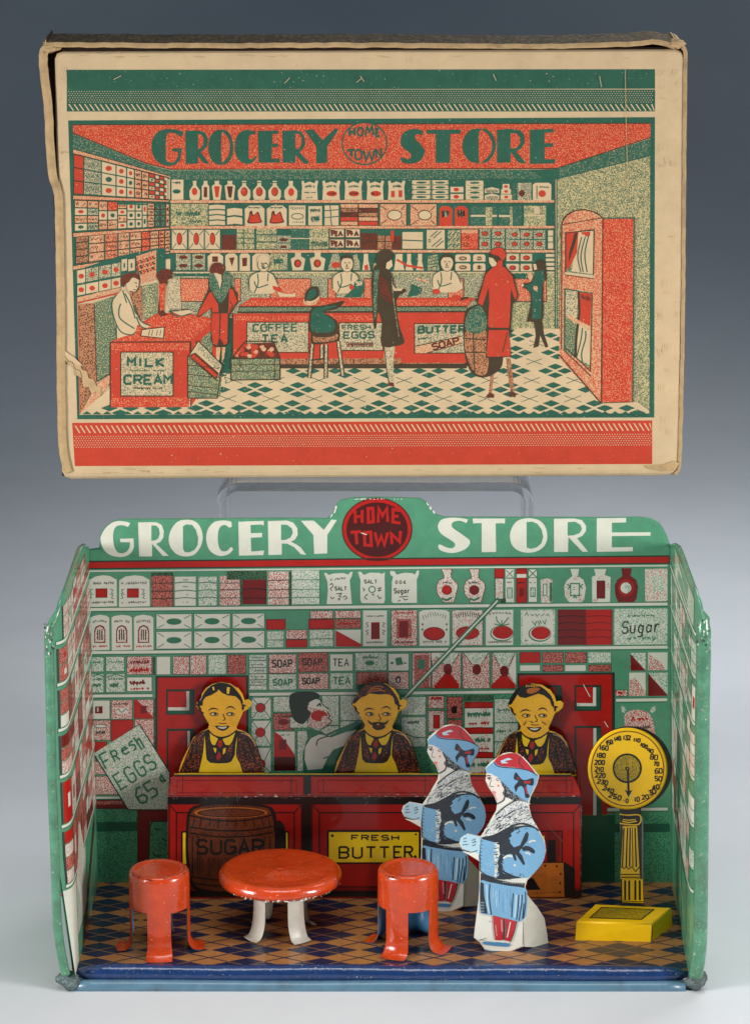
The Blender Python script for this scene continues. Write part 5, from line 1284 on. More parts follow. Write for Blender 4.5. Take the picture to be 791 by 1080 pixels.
# lowest left shelf in the next tile
T(60, 280, 6.085)
P('g', [130, 30, 400, -60, 640, -110, 700, -110, 700, 60, 420, 110, 130, 220])
for x0, x1, m1, m2 in ((132, 186, 'cb', 'cb'), (188, 270, 'gt', 'cb'), (272, 350, 'gt', 'cb'), (352, 412, 'gt', 'cb')):
    s = -.165; 
    qd(m1, x0, x1, 32 - (x0 - 130) * .19, 32 - (x1 - 130) * .19, 118 - (x0 - 130) * .19, 118 - (x1 - 130) * .19, 'g'); qd(m2, x0, x1, 128 - (x0 - 130) * .19, 128 - (x1 - 130) * .19, 196 - (x0 - 130) * .2, 196 - (x1 - 130) * .2, 'g')
    for yy in (75, 162): E('r', (x0 + x1) / 2, yy - (x0 - 100) * .19, 18, 16); 
for x0, x1 in ((415, 455), (458, 505)): qd('cb', x0, x1, -40, -46, 40, 32, 'g'); E('g', (x0 + x1) / 2, 0, 5, 18)
P('rt', [510, -60, 640, -100, 640, 70, 540, 100]); 
for k in range(18): a.z('k' if k % 2 else 'r', 1.2, 515 + k % 6 * 20, -30 + (k // 6) * 35 - (k % 6) * 6, 530 + k % 6 * 20, -10 + (k // 6) * 35 - (k % 6) * 6, 16, 2)
P('rt', [132, 205, 410, 142, 410, 160, 132, 236]); P('rt', [540, 100, 640, 78, 640, 92, 540, 118]); P('r', [134, 238, 400, 172, 400, 182, 134, 246])
P('kt', [140, 250, 242, 240, 258, 740, 152, 950]); P('gy', [242, 240, 360, 200, 380, 470, 340, 520, 340, 700, 258, 740])
P('kt', [470, 170, 545, 130, 552, 350, 520, 330]); P('gy', [548, 130, 645, 110, 650, 320, 560, 350]); P('gy', [152, 240, 140, 240, 140, 244])
P('rt', [152, 950, 262, 760, 345, 700, 345, 750, 270, 850, 160, 945]); l('k', 1, [262, 745, 345, 690]); l('k', .9, [242, 245, 258, 742])
l('r', .8, [140, 250, 152, 950])
# back wall shelf boards
T()
for y in (212.6, 239.8, 265.2): R('rt', 180, y - 1.6, 586, y + 1.6); l('k', .7, [180, y - 1.8, 586, y - 2.2]); l('k', .7, [180, y + 1.8, 586, y + 1.4])
R('cb', 180, 286.6, 586, 289.4); l('k', .6, [180, 286.4, 586, 286]); 
# row 1
T(180, 125, 6.085)
P('cb', [8, 392, 84, 392, 84, 520, 8, 522]); E(D, 40, 468, 26, 14); a.z(D, .9, 14, 412, 66, 412, 16, 4)
def jar(cx, w, kind, dot='r', ty=400):
    if kind == 0: s = [cx - w * .35, ty, cx + w * .35, ty, cx + w * .3, ty + 28, cx + w, ty + 62, cx + w, ty + 100, cx + w * .8, 522, cx - w * .8, 522, cx - w, ty + 100, cx - w, ty + 62, cx - w * .3, ty + 28]
    elif kind == 1: s = [cx - w * .5, ty, cx + w * .5, ty, cx + w * .5, ty + 20, cx + w, ty + 35, cx + w, 522, cx - w, 522, cx - w, ty + 35, cx - w * .5, ty + 20]
    else: s = [cx - w * .5, ty, cx + w * .5, ty, cx + w * .4, ty + 20, cx + w, ty + 32, cx + w * .7, 522, cx - w * .7, 522, cx - w, ty + 32, cx - w * .4, ty + 20]
    P('cb', s)
jar(156, 34, 0); E('r', 155, 468, 18, 24); jar(226, 24, 1); R('kb', 214, 440, 236, 505); jar(298, 32, 2); P('r', [280, 435, 316, 435, 308, 505, 290, 505]); jar(382, 34, 2); P('kb', [362, 435, 400, 435, 392, 508, 374, 508])
for cx in (473, 570, 669): jar(cx, 40, 0); E('kb', cx, 470, 22, 29); E('r', cx - 2, 470, 18, 24)
for cx in (473, 570, 669): R(D, cx - 24, 408, cx + 24, 414)
T(300, 125, 6.085)
jar(42, 42, 0); E('r', 44, 472, 19, 26); jar(-33 - 2, 0.1, 0)
T(300, 125, 6.085)
for k, (cx, w) in enumerate(((162, 52), (300, 56), (442, 56), (582, 54), (718, 54))):
    P('cb', [cx - w, 404, cx - w + 12, 396, cx - w * .6, 416, cx, 404, cx + w * .6, 416, cx + w - 10, 396, cx + w + 4, 402, cx + w * .92, 440, cx + w, 522, cx - w, 522, cx - w * .92, 440])
    a.z(D, .8, cx - 30, 440, cx + 32, 438, 16, 6, 6)
    if k == 0: a.z(D, .7, cx - 35, 475, cx + 40, 475, 8, 7); a.z(D, .7, cx - 20, 508, cx + 20, 506, 8, 3)
    elif k < 4: E('r', cx + 4, 482, 34, 18); a.z('kb', 1, cx - 22, 482, cx + 30, 482, 16, 4)
    else: R('r', cx - 34, 465, cx - 10, 505); R('r', cx + 14, 460, cx + 38, 505)
T(420, 125, 6.085)
for x0, x1 in ((88, 208), (216, 322)):
    R('gy', x0, 396, x1, 522)
    for k in range(4):
        y = 398 + k * 31; P('cb', [x0 + 4, y, x1 - 4, y, x1 - 12, y + 26, x0 + 12, y + 26]); E(D, (x0 + x1) / 2, y + 13, 34, 7, 14); l(D, .8, [x0, y + 28, x1, y + 28])
for y in (436, 482): R('cb', 332, y, 420, y + 40, D, .7); E('r', 372, y + 20, 18, 12)
R('gy', 432, 398, 546, 522)
for k in range(4): y = 400 + k * 31; R('cb', 434, y, 544, y + 26); E('gd', 490, y + 13, 32, 8, 14)
for k in range(2): y = 440 + k * 42; P('cb', [554, y + 30 + 8, 554, y + 12, 600, y, 646, y + 12, 646, y + 38]); a.ticks(D, .8, 562, y + 26, 640, y + 26, 22, 9)
for x0, x1, y in ((668, 712, 420), (660, 722, 452), (655, 728, 488)): R('cb', x0, y, x1, y + 32); E('r', (x0 + x1) / 2, y + 16, 13, 9)
T(540, 125, 6.085)
R('gd', 2, 416, 34, 524); R('gt', 34, 412, 122, 524); R('cb', 44, 416, 52, 520); E('kb', 62, 480, 20, 22); P('cb', [132, 425, 150, 412, 235, 412, 250, 425, 250, 524, 132, 524]); E('r', 192, 482, 24, 22); a.z(D, .8, 160, 440, 235, 440, 10, 5); l(D, 1, [158, 430, 158, 515])
# row 2
T(180, 125, 6.085)
R('gy', 4, 548, 240, 688); a.z(D, 1.4, 40, 610, 210, 610, 30, 8); a.z(D, 1, 120, 660, 200, 660, 16, 4)
for k in range(4): y = 552 + k * 34; P('cb', [248, y + 6, 300, y, 350, y + 6, 350, y + 32, 248, y + 32]); l(D, 1.1, [248, y + 34, 300, y + 30, 350, y + 34])
for k in range(2): y = 574 + k * 56; P('cb', [364, y + 6, 410, y, 460, y + 6, 462, y + 50, 364, y + 50]); l(D, 1.1, [364, y + 54, 412, y + 48, 460, y + 54])
for x0 in (478, 620):
    P('cb', [x0, 690, x0 - 2, 580, x0 + 30, 558, x0 + 100, 558, x0 + 126, 580, x0 + 126, 690]); a.z(D, .9, x0 + 20, 572, x0 + 100, 572, 10, 5)
    P('kb', [x0 + 30, 600, x0 + 45, 592, x0 + 55, 618, x0 + 85, 598, x0 + 100, 640, x0 + 105, 668, x0 + 20, 672, x0 + 25, 630], True); P('r', [x0 + 36, 610, x0 + 50, 625, x0 + 80, 608, x0 + 92, 640, x0 + 96, 662, x0 + 30, 664, x0 + 34, 630], True)
T(300, 125, 6.085)
R('cb', 28, 556, 138, 688, D, .7); E(None, 84, 628, 38, 18, o=D, ow=.9); a.ticks(D, .8, 36, 575, 130, 575, 20, 8); a.ticks(D, .8, 50, 665, 125, 665, 10, 6)
R('cb', 152, 560, 244, 688, D, .7); a.z(D, 1, 165, 590, 230, 590, 18, 5); P('gt', [170, 630, 228, 622, 222, 662, 180, 668]); a.z(D, 1.6, 172, 645, 225, 643, 26, 5)
R('cb', 256, 556, 350, 688, D, .7)
for q in ([256, 592, 350, 585], [256, 636, 350, 628], [292, 556, 300, 628], [296, 636, 304, 688]): l(D, 1, q)
for k in range(5): y = 548 + k * 28; R(['rt', 'kt', 'kb', 'r', 'rt'][k], 360, y, 472, y + 26, 'k', .6); R(['rt', 'kb', 'kt', 'rt', 'r'][k], 476, y, 600, y + 26, 'k', .6)
R('rt', 612, 548, 782, 690, 'k', .6); E('cb', 706, 620, 46, 32, o='k', ow=1)
for q in ([618, 560, 660, 590], [618, 680, 658, 650], [770, 560, 750, 588], [770, 682, 750, 655]): l('k', .8, q)
T(420, 125, 6.085)
R('rt', 76, 548, 246, 690, 'k', .6); E('cb', 170, 620, 42, 31, o='k', ow=1)
for q in ([82, 560, 126, 592], [82, 682, 128, 650], [238, 560, 208, 590], [238, 682, 208, 652]): l('k', .8, q)
for x0 in (262, 362): P('r', [x0, 690, x0 + 2, 580, x0 + 20, 562, x0 + 62, 562, x0 + 84, 580, x0 + 84, 690]); R('gt', x0 + 20, 590, x0 + 60, 630); a.z('k', 1.4, x0 + 18, 610, x0 + 65, 608, 46, 4); 
R('gd', 464, 566, 632, 688); R('cb', 464, 618, 632, 630); R('gy', 560, 570, 600, 686); R('gd', 644, 566, 790, 688); R('cb', 644, 620, 790, 632); R('gy', 715, 566, 760, 686)
T(540, 125, 6.085)
R('gd', 2, 560, 60, 690); R('gy', 76, 560, 216, 690); R('cb', 78, 618, 210, 628); R('cb', 140, 566, 175, 612)
# row 3
T(180, 125, 6.085)
for x0 in (8, 116, 220):
    R('cb', x0, 712, x0 + 100, 840, D, .7); E('kb', x0 + 50, 772, 18, 40); E('r', x0 + 49, 772, 14, 34)
    for q in ([x0 + 5, 718, x0 + 30, 748], [x0 + 95, 718, x0 + 70, 748], [x0 + 5, 835, x0 + 30, 802], [x0 + 95, 835, x0 + 70, 802]): l(D, .8, q)
R('kb', 330, 745, 420, 842); R('gy', 426, 706, 538, 838)
for y in (735, 768, 800): l(D, .9, [426, y, 538, y])
l(D, .9, [470, 706, 470, 838]); R('gy', 552, 708, 680, 838)
for y in (742, 788): R(D, 552, y, 680, y + 8)
R('gt', 682, 752, 772, 840); E('kb', 725, 778, 28, 10); E('kb', 725, 824, 22, 9); l(D, .9, [682, 798, 772, 798]); R('gt', 774, 708, 800, 840)
T(300, 125, 6.085)
R('gd', 40, 706, 156, 838); R('gy', 160, 706, 284, 838)
for y in (770,): l('cb', .9, [40, y, 284, y])
P('gy', [165, 778, 280, 778, 280, 832, 165, 832]); a.ticks(D, 1, 168, 805, 278, 805, 34, 12)
for x0 in (290, 392):
    for y0 in (708, 774):
        R('cb', x0, y0, x0 + 94, y0 + 56, 'k', .8); a.t('kb', 1.5, ' ', x0, y0, 1, 1, 1)
        l('kb', 2, [x0 + 16, y0 + 46, x0 + 12, y0 + 12, x0 + 30, y0 + 14, x0 + 28, y0 + 28, x0 + 14, y0 + 30]); l('kb', 2, [x0 + 38, y0 + 12, x0 + 38, y0 + 44]) if x0 > 300 else l('kb', 1.8, [x0 + 52, y0 + 18, x0 + 38, y0 + 18, x0 + 38, y0 + 44, x0 + 52, y0 + 44])
        l('kb', 1.8, [x0 + 38, y0 + 30, x0 + 50, y0 + 30]); l('kb', 2, [x0 + 58, y0 + 46, x0 + 70, y0 + 22, x0 + 82, y0 + 46]); 
R('kb', 492, 735, 596, 840); R('kt', 600, 752, 690, 840); R('kb', 690, 752, 750, 840)
for q in ([492, 790, 750, 790], [545, 740, 545, 838], [645, 755, 645, 838]): l('k', 1, q)
P('r', [680, 720, 702, 720, 702, 790, 680, 790])
T(420, 125, 6.085)
R('cb', 24, 726, 160, 838, D, .8); l(D, 1.2, [24, 780, 160, 786]); R('cb', 180, 712, 300, 838, D, .8)
for q in ([205, 760, 250, 722], [225, 768, 275, 724], [215, 822, 280, 768], [240, 826, 290, 784]): l(D, 1, q)
E(None, 200, 784, 7, 9, o=D, ow=.8)
R('gy', 318, 716, 398, 838)
for k in range(3):
    for j in range(3): l(D, 1.2, [324 + j * 25, 750 + k * 36, 340 + j * 25, 730 + k * 36])
R('ro', 402, 710, 512, 842, 'k', .8); R('rt', 404, 712, 510, 736); R('r', 404, 780, 510, 786); R('ro', 420, 798, 445, 820, 'k', .9); E('r', 445, 762, 10, 10, o='k', ow=.8)
for x0, x1 in ((520, 590), (600, 680), (690, 770)):
    R('gt', x0, 708, x1, 840); l(D, 1, [x0, 772, x1, 772]); 
    for y in (738, 806): E('kb', (x0 + x1) / 2, y, 22, 16); E('r', (x0 + x1) / 2 - 2, y, 16, 11)
T(540, 125, 6.085)
for x0, x1 in ((-18, 50), (55, 130), (136, 212)):
    R('gt', x0, 716, x1, 840); l(D, 1, [x0, 776, x1, 776])
    for y in (745, 805): E('kb', (x0 + x1) / 2, y, 20, 15); E('r', (x0 + x1) / 2 - 2, y, 14, 10)
for y0, y1 in ((718, 752), (758, 790), (796, 835)): R('cb', 230, y0, 262, y1)
# row 4
T(180, 125, 6.085)
R('gt', 36, 868, 130, 972); R('gt', 142, 868, 222, 972)
for cx in (82, 182):
    for y in (890, 945): E('kb', cx, y, 28, 12)
P('cb', [240, 980, 240, 885, 262, 866, 315, 866, 338, 885, 338, 980]); R('kb', 268, 885, 305, 920); P('cb', [352, 978, 352, 880, 372, 866, 412, 866, 430, 885, 432, 978]); P('kb', [375, 895, 412, 890, 395, 950]); P('cb', [444, 978, 444, 880, 455, 866, 498, 866, 510, 880, 510, 978]); P('kb', [460, 895, 492, 892, 490, 945, 462, 950])
P('cb', [526, 975, 526, 885, 550, 866, 620, 866, 640, 880, 640, 978]); R('gy', 642, 866, 750, 972); a.z(D, 2.2, 665, 918, 735, 918, 36, 5)
T(300, 125, 6.085)
R('gt', -6, 866, 20, 972)
for cx, w in ((88, 46), (214, 50)):
    P('cb', [cx - 20, 858, cx + 20, 858, cx + 18, 885, cx + w, 900, cx + w * .75, 974, cx - w * .75, 974, cx - w, 900, cx - 18, 885]); E('kb', cx - 2, 930, 24, 26); E('r', cx, 930, 14, 18)
P('gt', [310, 870, 345, 866, 360, 910, 370, 972, 280, 972, 290, 930]); E('r', 330, 940, 28, 20); P('gt', [440, 880, 465, 870, 482, 920, 485, 972, 440, 972])
P('cb', [510, 868, 536, 868, 538, 910, 550, 974, 498, 974, 508, 910]); P('r', [512, 945, 535, 935, 540, 972, 515, 972]); P('cb', [566, 974, 575, 930, 600, 920, 600, 974]); P('cb', [715, 870, 742, 870, 742, 915, 760, 974, 702, 974, 712, 915]); 
T(420, 125, 6.085)
for x in (-10, 45, 115): P('cb', [x + 12, 868, x + 38, 868, x + 36, 915, x + 50, 974, x, 974, x + 12, 915])
l('r', 2.2, [-10, 905, 60, 945, 160, 960]); P('gy', [190, 885, 250, 872, 262, 974, 190, 974]); 
for k in range(4): l(D, 1, [195, 900 + k * 20, 255, 885 + k * 20])
for x0, x1 in ((366, 462), (480, 558), (690, 780)):
    for y0 in (872, 930): P('cb', [x0, y0 + 8, x0 + 10, y0, x1 - 10, y0, x1, y0 + 8, x1, y0 + 46, x0, y0 + 46]); 
    for y in (898, 955): E('kb', (x0 + x1) / 2, y, 26 if x0 < 400 else 18, 13); a.z('cb', .6, (x0 + x1) / 2 - 18, y, (x0 + x1) / 2 + 16, y, 12, 3)
T(540, 125, 6.085)
for x0, x1 in ((-40, 45), (52, 130)):
    for y0 in (866, 930): R('cb', x0, y0, x1, y0 + 52, D, .8); E('kb', (x0 + x1) / 2, y0 + 28, 22, 16); E('r', (x0 + x1) / 2 - 2, y0 + 28, 15, 11)
for k in range(6): R('cb', 216, 870 + k * 28, 270, 888 + k * 28); 
# wall under the shelves
T(180, 270, 6.085)
R('gy', -10, 108, 2470, 128); P('gt', [-2, 128, 2470, 128, 2470, 400, -2, 400])
R('g', 20, 112, 250, 130)
for x0, x1 in ((55, 246), (410, 450), (640, 900), (1010, 1060), (1240, 1340), (1780, 1880), (2190, 2410)): R('rh', x0, 145, x1, 292, 'k', .9)
T(540, 280, 6.085); P('gy', [-40, 240, 270, 240, 285, 420, -40, 412]); P('gy', [222, 60, 290, 60, 290, 420, 222, 420]); l(D, 1.4, [272, -560, 276, 420]); l(D, .9, [286, -560, 288, 420]); R('g', -30, 52, 90, 84)
# ---- floor tiles
T()
fpoly = [(84.6, 437), (112, 402), (200, 404), (230, 400), (300, 388), (587, 345), (588, 347), (634, 425), (684, 434), (684, 436)]
P('cb', [84.6, 437, 98, 425, 116, 410, 200, 398, 300, 386, 500, 386, 545, 346, 590, 347, 633, 424, 672, 424, 684, 433, 684.4, 436])
a.jit = 0; LV = a.bb[-1][4]
def infl(x, y):
    if y > 436.6 or y < 348.4: return False
    if x < 92 + (437 - y) * 1.2: return False
    if y < 388 and x < 500: return False
    if x > 589 + (y - 345) * .55 and y < 424: return False
    if x > 676 + (y - 424) * .6: return False
    return True
def fdia(x, y, w, h):
    if infl(x - w * .7, y) and infl(x + w * .7, y) and infl(x, y - h * .6): a.bb = [(0, 999, 0, 999, LV)]; P('g', [x - w, y, x, y - h, x + w, y, x, y + h])
for j, y in enumerate((430.4, 411.0, 391.2, 371.8, 353.6)):
    k_ = 1 - j * .045; per = 45.4 * (1 - j * .012); w, h = 9.2 * k_, 3.5 * k_
    for k in range(-12, 4):
        x = 581 + (k * per) - (per - 45.4) * 4
        fdia(x - 11.2 * k_, y, w, h); fdia(x + 11.2 * k_, y, w, h); fdia(x, y - 5 * k_, w, h); fdia(x, y + 5 * k_, w, h)
        xx, yy = x + per / 2, y - 9.8
        if infl(xx - 8, yy) and infl(xx + 8, yy): l('g', .7, [xx - 9 * k_, yy - 3.4 * k_, xx + 9 * k_, yy + 3.4 * k_]); l('g', .7, [xx - 9 * k_, yy + 3.4 * k_, xx + 9 * k_, yy - 3.4 * k_])
a.bb = [(0, 999, 0, 999, LV + 2)]
for k in range(56):
    x = 92 + k * 10.7
    if x < 680: P('g', [x - 5, 437, x, 433.6, x + 5, 437])
a.jit = .1
# ---- right cabinet
T(540, 125, 6.085)
P('rh', [318, 690, 322, 660, 350, 620, 400, 592, 460, 585, 520, 598, 560, 622, 580, 640, 566, 1820, 300, 1538, 310, 1000])
P('ro', [584, 645, 780, 642, 770, 1820, 568, 1820]); P('ro', [586, 648, 776, 645, 768, 1815, 572, 1815])
l('k', 1.1, [316, 1480, 318, 690, 322, 662, 350, 620, 400, 592, 460, 584, 520, 598, 560, 622, 580, 640], sm=False); l('k', .9, [322, 680, 578, 638]); l('k', 1, [580, 640, 574, 1822]); l(D, 1.2, [580, 640, 782, 638]); l(D, 1.3, [782, 638, 772, 1822])
P('gy', [342, 735, 525, 714, 520, 1010, 342, 985]); P('cb', [420, 730, 520, 722, 518, 1000, 380, 980]); P('r', [345, 735, 425, 728, 415, 860, 360, 970, 346, 960]); P('k', [400, 735, 420, 730, 405, 800, 360, 930, 365, 860]); P('r', [440, 730, 500, 725, 500, 750, 470, 760, 465, 745, 450, 745])
for q in ([445, 760, 420, 880, 440, 985], [468, 760, 440, 880, 455, 985], [490, 750, 465, 870, 480, 985]): l(D, 1.2, q, sm=True)
l('k', 1.1, [342, 985, 342, 735, 525, 714, 520, 1005], False); P('cb', [340, 985, 520, 1005, 520, 1025, 338, 1000]); l('k', .9, [338, 1002, 522, 1028])
T(540, 280, 6.085)
P('gy', [338, 150, 512, 180, 500, 660, 335, 545]); P('cb', [420, 150, 510, 182, 498, 640, 400, 590, 420, 400]); P('r', [432, 165, 508, 185, 500, 400, 455, 380, 420, 350, 425, 240]); P('gt', [340, 155, 425, 165, 410, 380, 342, 320]); l('k', 2.6, [425, 160, 430, 300, 410, 470, 405, 590]); P('rt', [350, 310, 500, 390, 500, 420, 350, 335])
for q in ([450, 400, 440, 480, 412, 590], [470, 420, 470, 470, 445, 560, 450, 620]): l(D, 1.2, q, sm=True)
a.z('k', 1, 440, 200, 500, 215, 30, 4); l('k', 1, [512, 180, 500, 680]); l(D, 1.6, [338, 150, 335, 545]); l(D, 1.1, [338, 150, 512, 180]); l('k', .9, [333, 545, 505, 712]); l('k', .9, [345, 530, 505, 680]); 
l('k', 1.1, [298, 570, 566, 880]); l('k', .9, [570, 882, 762, 876])
# ---- counters
T(180, 270, 6.085)
P('r', [430, 330, 520, 268, 1940, 268, 1900, 330]); P('ro', [430, 330, 500, 285, 1930, 280, 1900, 325])
R('gd', 440, 326, 1900, 358); l('k', 1.3, [440, 326, 1900, 324]); l('k', 1.8, [430, 362, 1900, 356])
P('r', [400, 370, 1890, 362, 1890, 690, 560, 700, 400, 640]); P('ro', [400, 385, 1888, 376, 1888, 410, 402, 415])
R('k', 560, 690, 1900, 722); P('kt', [560, 660, 1888, 655, 1888, 690, 560, 695]); l('k', 1.4, [400, 368, 398, 680])
P('ro', [405, 600, 560, 640, 560, 690, 400, 640])
R('gt', 490, 425, 885, 618, 'k', 1); a.t(D, 1.7, 'COFFEE', 532, 440, 34, 44, 15, -.01); a.t(D, 2, 'TEA', 590, 508, 38, 46, 22, -.01)
T(300, 250, 6.085)
R('gt', 352, 550, 632, 728, 'k', 1); a.t(D, 1.3, 'FRESH', 372, 566, 26, 26, 12); a.t(D, 1.7, 'EGGS', 382, 610, 38, 40, 14, -.02)
for k in range(14): l('kb', 1.2, [400 + k * 12.6, 672 + random.uniform(0, 6), 404 + k * 12.6 + random.uniform(-4, 4), 706])
l('kb', 1, [398, 688, 572, 686])
l('r', 2.4, [352, 742, 640, 740]); 
T(420, 250, 6.085)
P('r', [10, 490, 440, 484, 440, 808, 20, 808]); R('gt', 104, 556, 440, 745, 'k', 1.1); a.t(D, 2.3, 'BUTTER', 130, 574, 36, 40, 16, -.01); a.z(D, .9, 125, 655, 215, 645, 14, 5)
P('rt', [112, 702, 400, 640, 400, 690, 180, 745, 112, 745]); l('k', .9, [108, 702, 410, 635]); l('k', .9, [180, 745, 410, 680]); a.t('kb', 1.8, 'SOAP', 215, 688, 34, 38, 12, -.25)
# clerks behind counter (printed)
def man(cx, cy, s=1., bald=False):
    # cx,cy head centre
    P('cb', [cx - 20 * s, cy + 45, cx + 20 * s, cy + 40, cx + 60 * s, cy + 70, cx + 90 * s, cy + 130, cx + 92 * s, cy + 165, cx + 55 * s, cy + 190, cx - 60 * s, cy + 190, cx - 92 * s, cy + 160, cx - 92 * s, cy + 90, cx - 70 * s, cy + 60])
    E('cb', cx, cy, 38 * s, 50 * s, 18, o='k', ow=.7); P('k' if not bald else 'cb', [cx - 40, cy - 10, cx - 36, cy - 42, cx, cy - 60, cx + 34, cy - 40, cx + 38, cy - 12, cx + 24, cy - 32, cx - 22, cy - 34], True)
    for q in ([cx - 18, cy - 5, cx - 6, cy - 8], [cx + 8, cy - 8, cx + 20, cy - 5], [cx, cy, cx - 4, cy + 16, cx + 6, cy + 18], [cx - 12, cy + 28, cx + 12, cy + 28]): l('k', .9, q)
    for q in ([cx - 92, cy + 160, cx - 92, cy + 90, cx - 60, cy + 58, cx - 20, cy + 48], [cx + 20, cy + 46, cx + 62, cy + 68, cx + 90, cy + 130], [cx - 40, cy + 62, cx - 35, cy + 120, cx - 60, cy + 185], [cx + 30, cy + 60, cx + 25, cy + 110], [cx - 60, cy + 110, cx - 40, cy + 150, cx + 30, cy + 130]): l(D, 1.1, q, sm=True)
T(180, 270, 6.085)
man(598, 52, 1, True); E(None, 606, 62, 22, 14, o=D, ow=.8); P('r', [655, 190, 690, 200, 720, 230, 690, 232, 660, 215]); P('cb', [680, 225, 720, 240, 780, 245, 800, 235, 800, 260, 700, 262])
T(300, 250, 6.085)
man(402, 172, 1.05); P(D, [385, 385, 440, 330, 450, 290, 470, 270, 512, 290, 512, 330, 490, 385]); E('r', 432, 322, 15, 16); P('gt', [455, 280, 500, 285, 500, 310, 460, 315])
T(420, 250, 6.085)
man(312, 165, 1.1); E('r', 244, 350, 24, 18); l('rt', 2, [110, 265, 200, 290]); P(D, [85, 300, 150, 330, 140, 370, 60, 385, 80, 345]); E('r', 372, 392, 28, 20); l('k', 3, [400, 400, 450, 390]); l('r', 2, [420, 405, 490, 400])
# seated child on stool
T(300, 250, 6.085)
for q in ([180, 680, 160, 905], [240, 690, 240, 780], [268, 690, 266, 905], [345, 670, 375, 890]): l('k', 4.6, q); l('gt', 2.2, q)
l('k', 1.6, [172, 790, 260, 780]); l('k', 1.6, [300, 840, 350, 800])
P('k', [170, 640, 190, 610, 340, 600, 352, 655, 320, 675, 200, 690, 172, 675], True); P('kt', [185, 650, 200, 625, 330, 620, 340, 650, 300, 668, 200, 675], True)
P('k', cr([160, 600, 158, 520, 180, 450, 240, 440, 330, 420, 375, 408, 380, 425, 330, 465, 250, 480, 330, 530, 345, 600, 300, 640, 200, 640], True, 3)); P(D, cr([172, 590, 172, 520, 190, 460, 240, 452, 320, 438, 330, 448, 245, 478, 310, 530, 328, 580, 290, 612, 200, 612], True, 3))
P('rt', [130, 430, 128, 395, 215, 380, 225, 395, 200, 432, 150, 438], True); P('k', [130, 400, 140, 350, 180, 318, 215, 325, 222, 370, 200, 400, 140, 418], True); P(D, [145, 395, 155, 355, 180, 332, 200, 340, 205, 370, 170, 400], True); l('cb', 1.4, [140, 412, 180, 415, 220, 390], sm=True)
# woman in dark coat
P('gt', [640, 690, 712, 690, 700, 780, 700, 940, 672, 940, 655, 850, 640, 770]); l('k', 1, [640, 700, 655, 850, 672, 940]); P('kb', [665, 930, 700, 935, 705, 960, 668, 955])
P('k', cr([585, 180, 640, 190, 690, 240, 715, 330, 770, 330, 775, 350, 720, 400, 735, 560, 765, 650, 755, 690, 625, 700, 625, 560, 600, 480, 590, 580, 572, 570, 562, 400, 560, 250], True, 3)); P('kb', [600, 270, 640, 260, 680, 360, 690, 420, 640, 400, 610, 340], True); P('gd', [575, 210, 610, 210, 600, 300, 590, 500, 578, 540, 570, 400]); l('gy', .7, [690, 260, 700, 400, 735, 640], sm=True)
P('k', [590, 130, 610, 90, 650, 78, 690, 95, 688, 140, 660, 175, 640, 195, 600, 185, 585, 160], True); P('cb', [655, 165, 688, 145, 695, 185, 670, 210, 650, 200]); P('cb', [690, 300, 712, 330, 760, 330, 750, 345, 700, 345])
# woman in red (back view)
T(420, 250, 6.085)
P('kt', [580, 780, 625, 780, 612, 900, 600, 1005, 580, 1000, 588, 900]); P('kt', [690, 778, 720, 778, 735, 900, 745, 1000, 722, 1005, 700, 880]); P('kb', [555, 1030, 580, 1000, 612, 1005, 615, 1032]); P('kb', [710, 1020, 722, 990, 750, 1000, 752, 1030])
# barrel behind her
P('k', [430, 480, 470, 445, 520, 430, 590, 440, 640, 600, 670, 760, 650, 850, 560, 900, 480, 880, 430, 780, 415, 600], True); P('kt', [440, 600, 560, 600, 580, 780, 560, 880, 490, 870, 440, 770, 425, 680], True); P('gd', [445, 490, 480, 455, 530, 445, 565, 520, 560, 590, 500, 620, 430, 590], True)
for q in ([425, 650, 560, 660], [430, 740, 560, 740], [480, 610, 490, 870]): l('k', 1.3, q)
P('k', [640, 175, 690, 190, 740, 250, 770, 370, 758, 415, 735, 425, 722, 560, 722, 600, 710, 610, 725, 770, 560, 778, 566, 600, 575, 440, 520, 440, 495, 410, 540, 290, 555, 230, 600, 195])
P('r', [640, 180, 685, 198, 730, 250, 762, 375, 750, 405, 722, 330, 718, 420, 712, 560, 708, 582, 585, 582, 575, 560, 585, 420, 580, 320, 540, 440, 510, 425, 545, 300, 560, 240, 600, 200])
P('r', [580, 598, 706, 598, 718, 690, 718, 765, 568, 768, 572, 680]); l('k', 1, [700, 610, 668, 740])
P('k', [585, 120, 590, 90, 640, 62, 680, 80, 692, 120, 680, 155, 640, 160, 600, 135], True); P('r', [590, 95, 640, 66, 675, 82, 688, 118, 670, 150, 640, 120, 615, 115], True); P('cb', [580, 130, 605, 135, 632, 165, 625, 185, 600, 190, 584, 165]); P('r', [640, 150, 668, 150, 668, 190, 625, 195])
# far couple
T(540, 280, 6.085)
P('k', [140, 350, 190, 350, 205, 440, 232, 520, 212, 528, 180, 450, 168, 520, 135, 530, 150, 450]); P('k', [150, -20, 180, -40, 212, -15, 220, 40, 220, 90, 200, 120, 195, 350, 120, 360, 95, 350, 118, 250, 110, 170, 70, 140, 72, 115, 120, 105, 150, 60, 130, 0], True)
P(D, [145, 40, 200, 30, 208, 90, 190, 130, 185, 340, 128, 345, 125, 180, 80, 130, 130, 110]); P('cb', [134, -10, 152, -10, 160, 25, 140, 30]); P('rt', [100, 55, 120, 45, 132, 75, 118, 95, 102, 80], True); E('rt', 150, 146, 14, 16); E('cb', 66, 126, 8, 9)
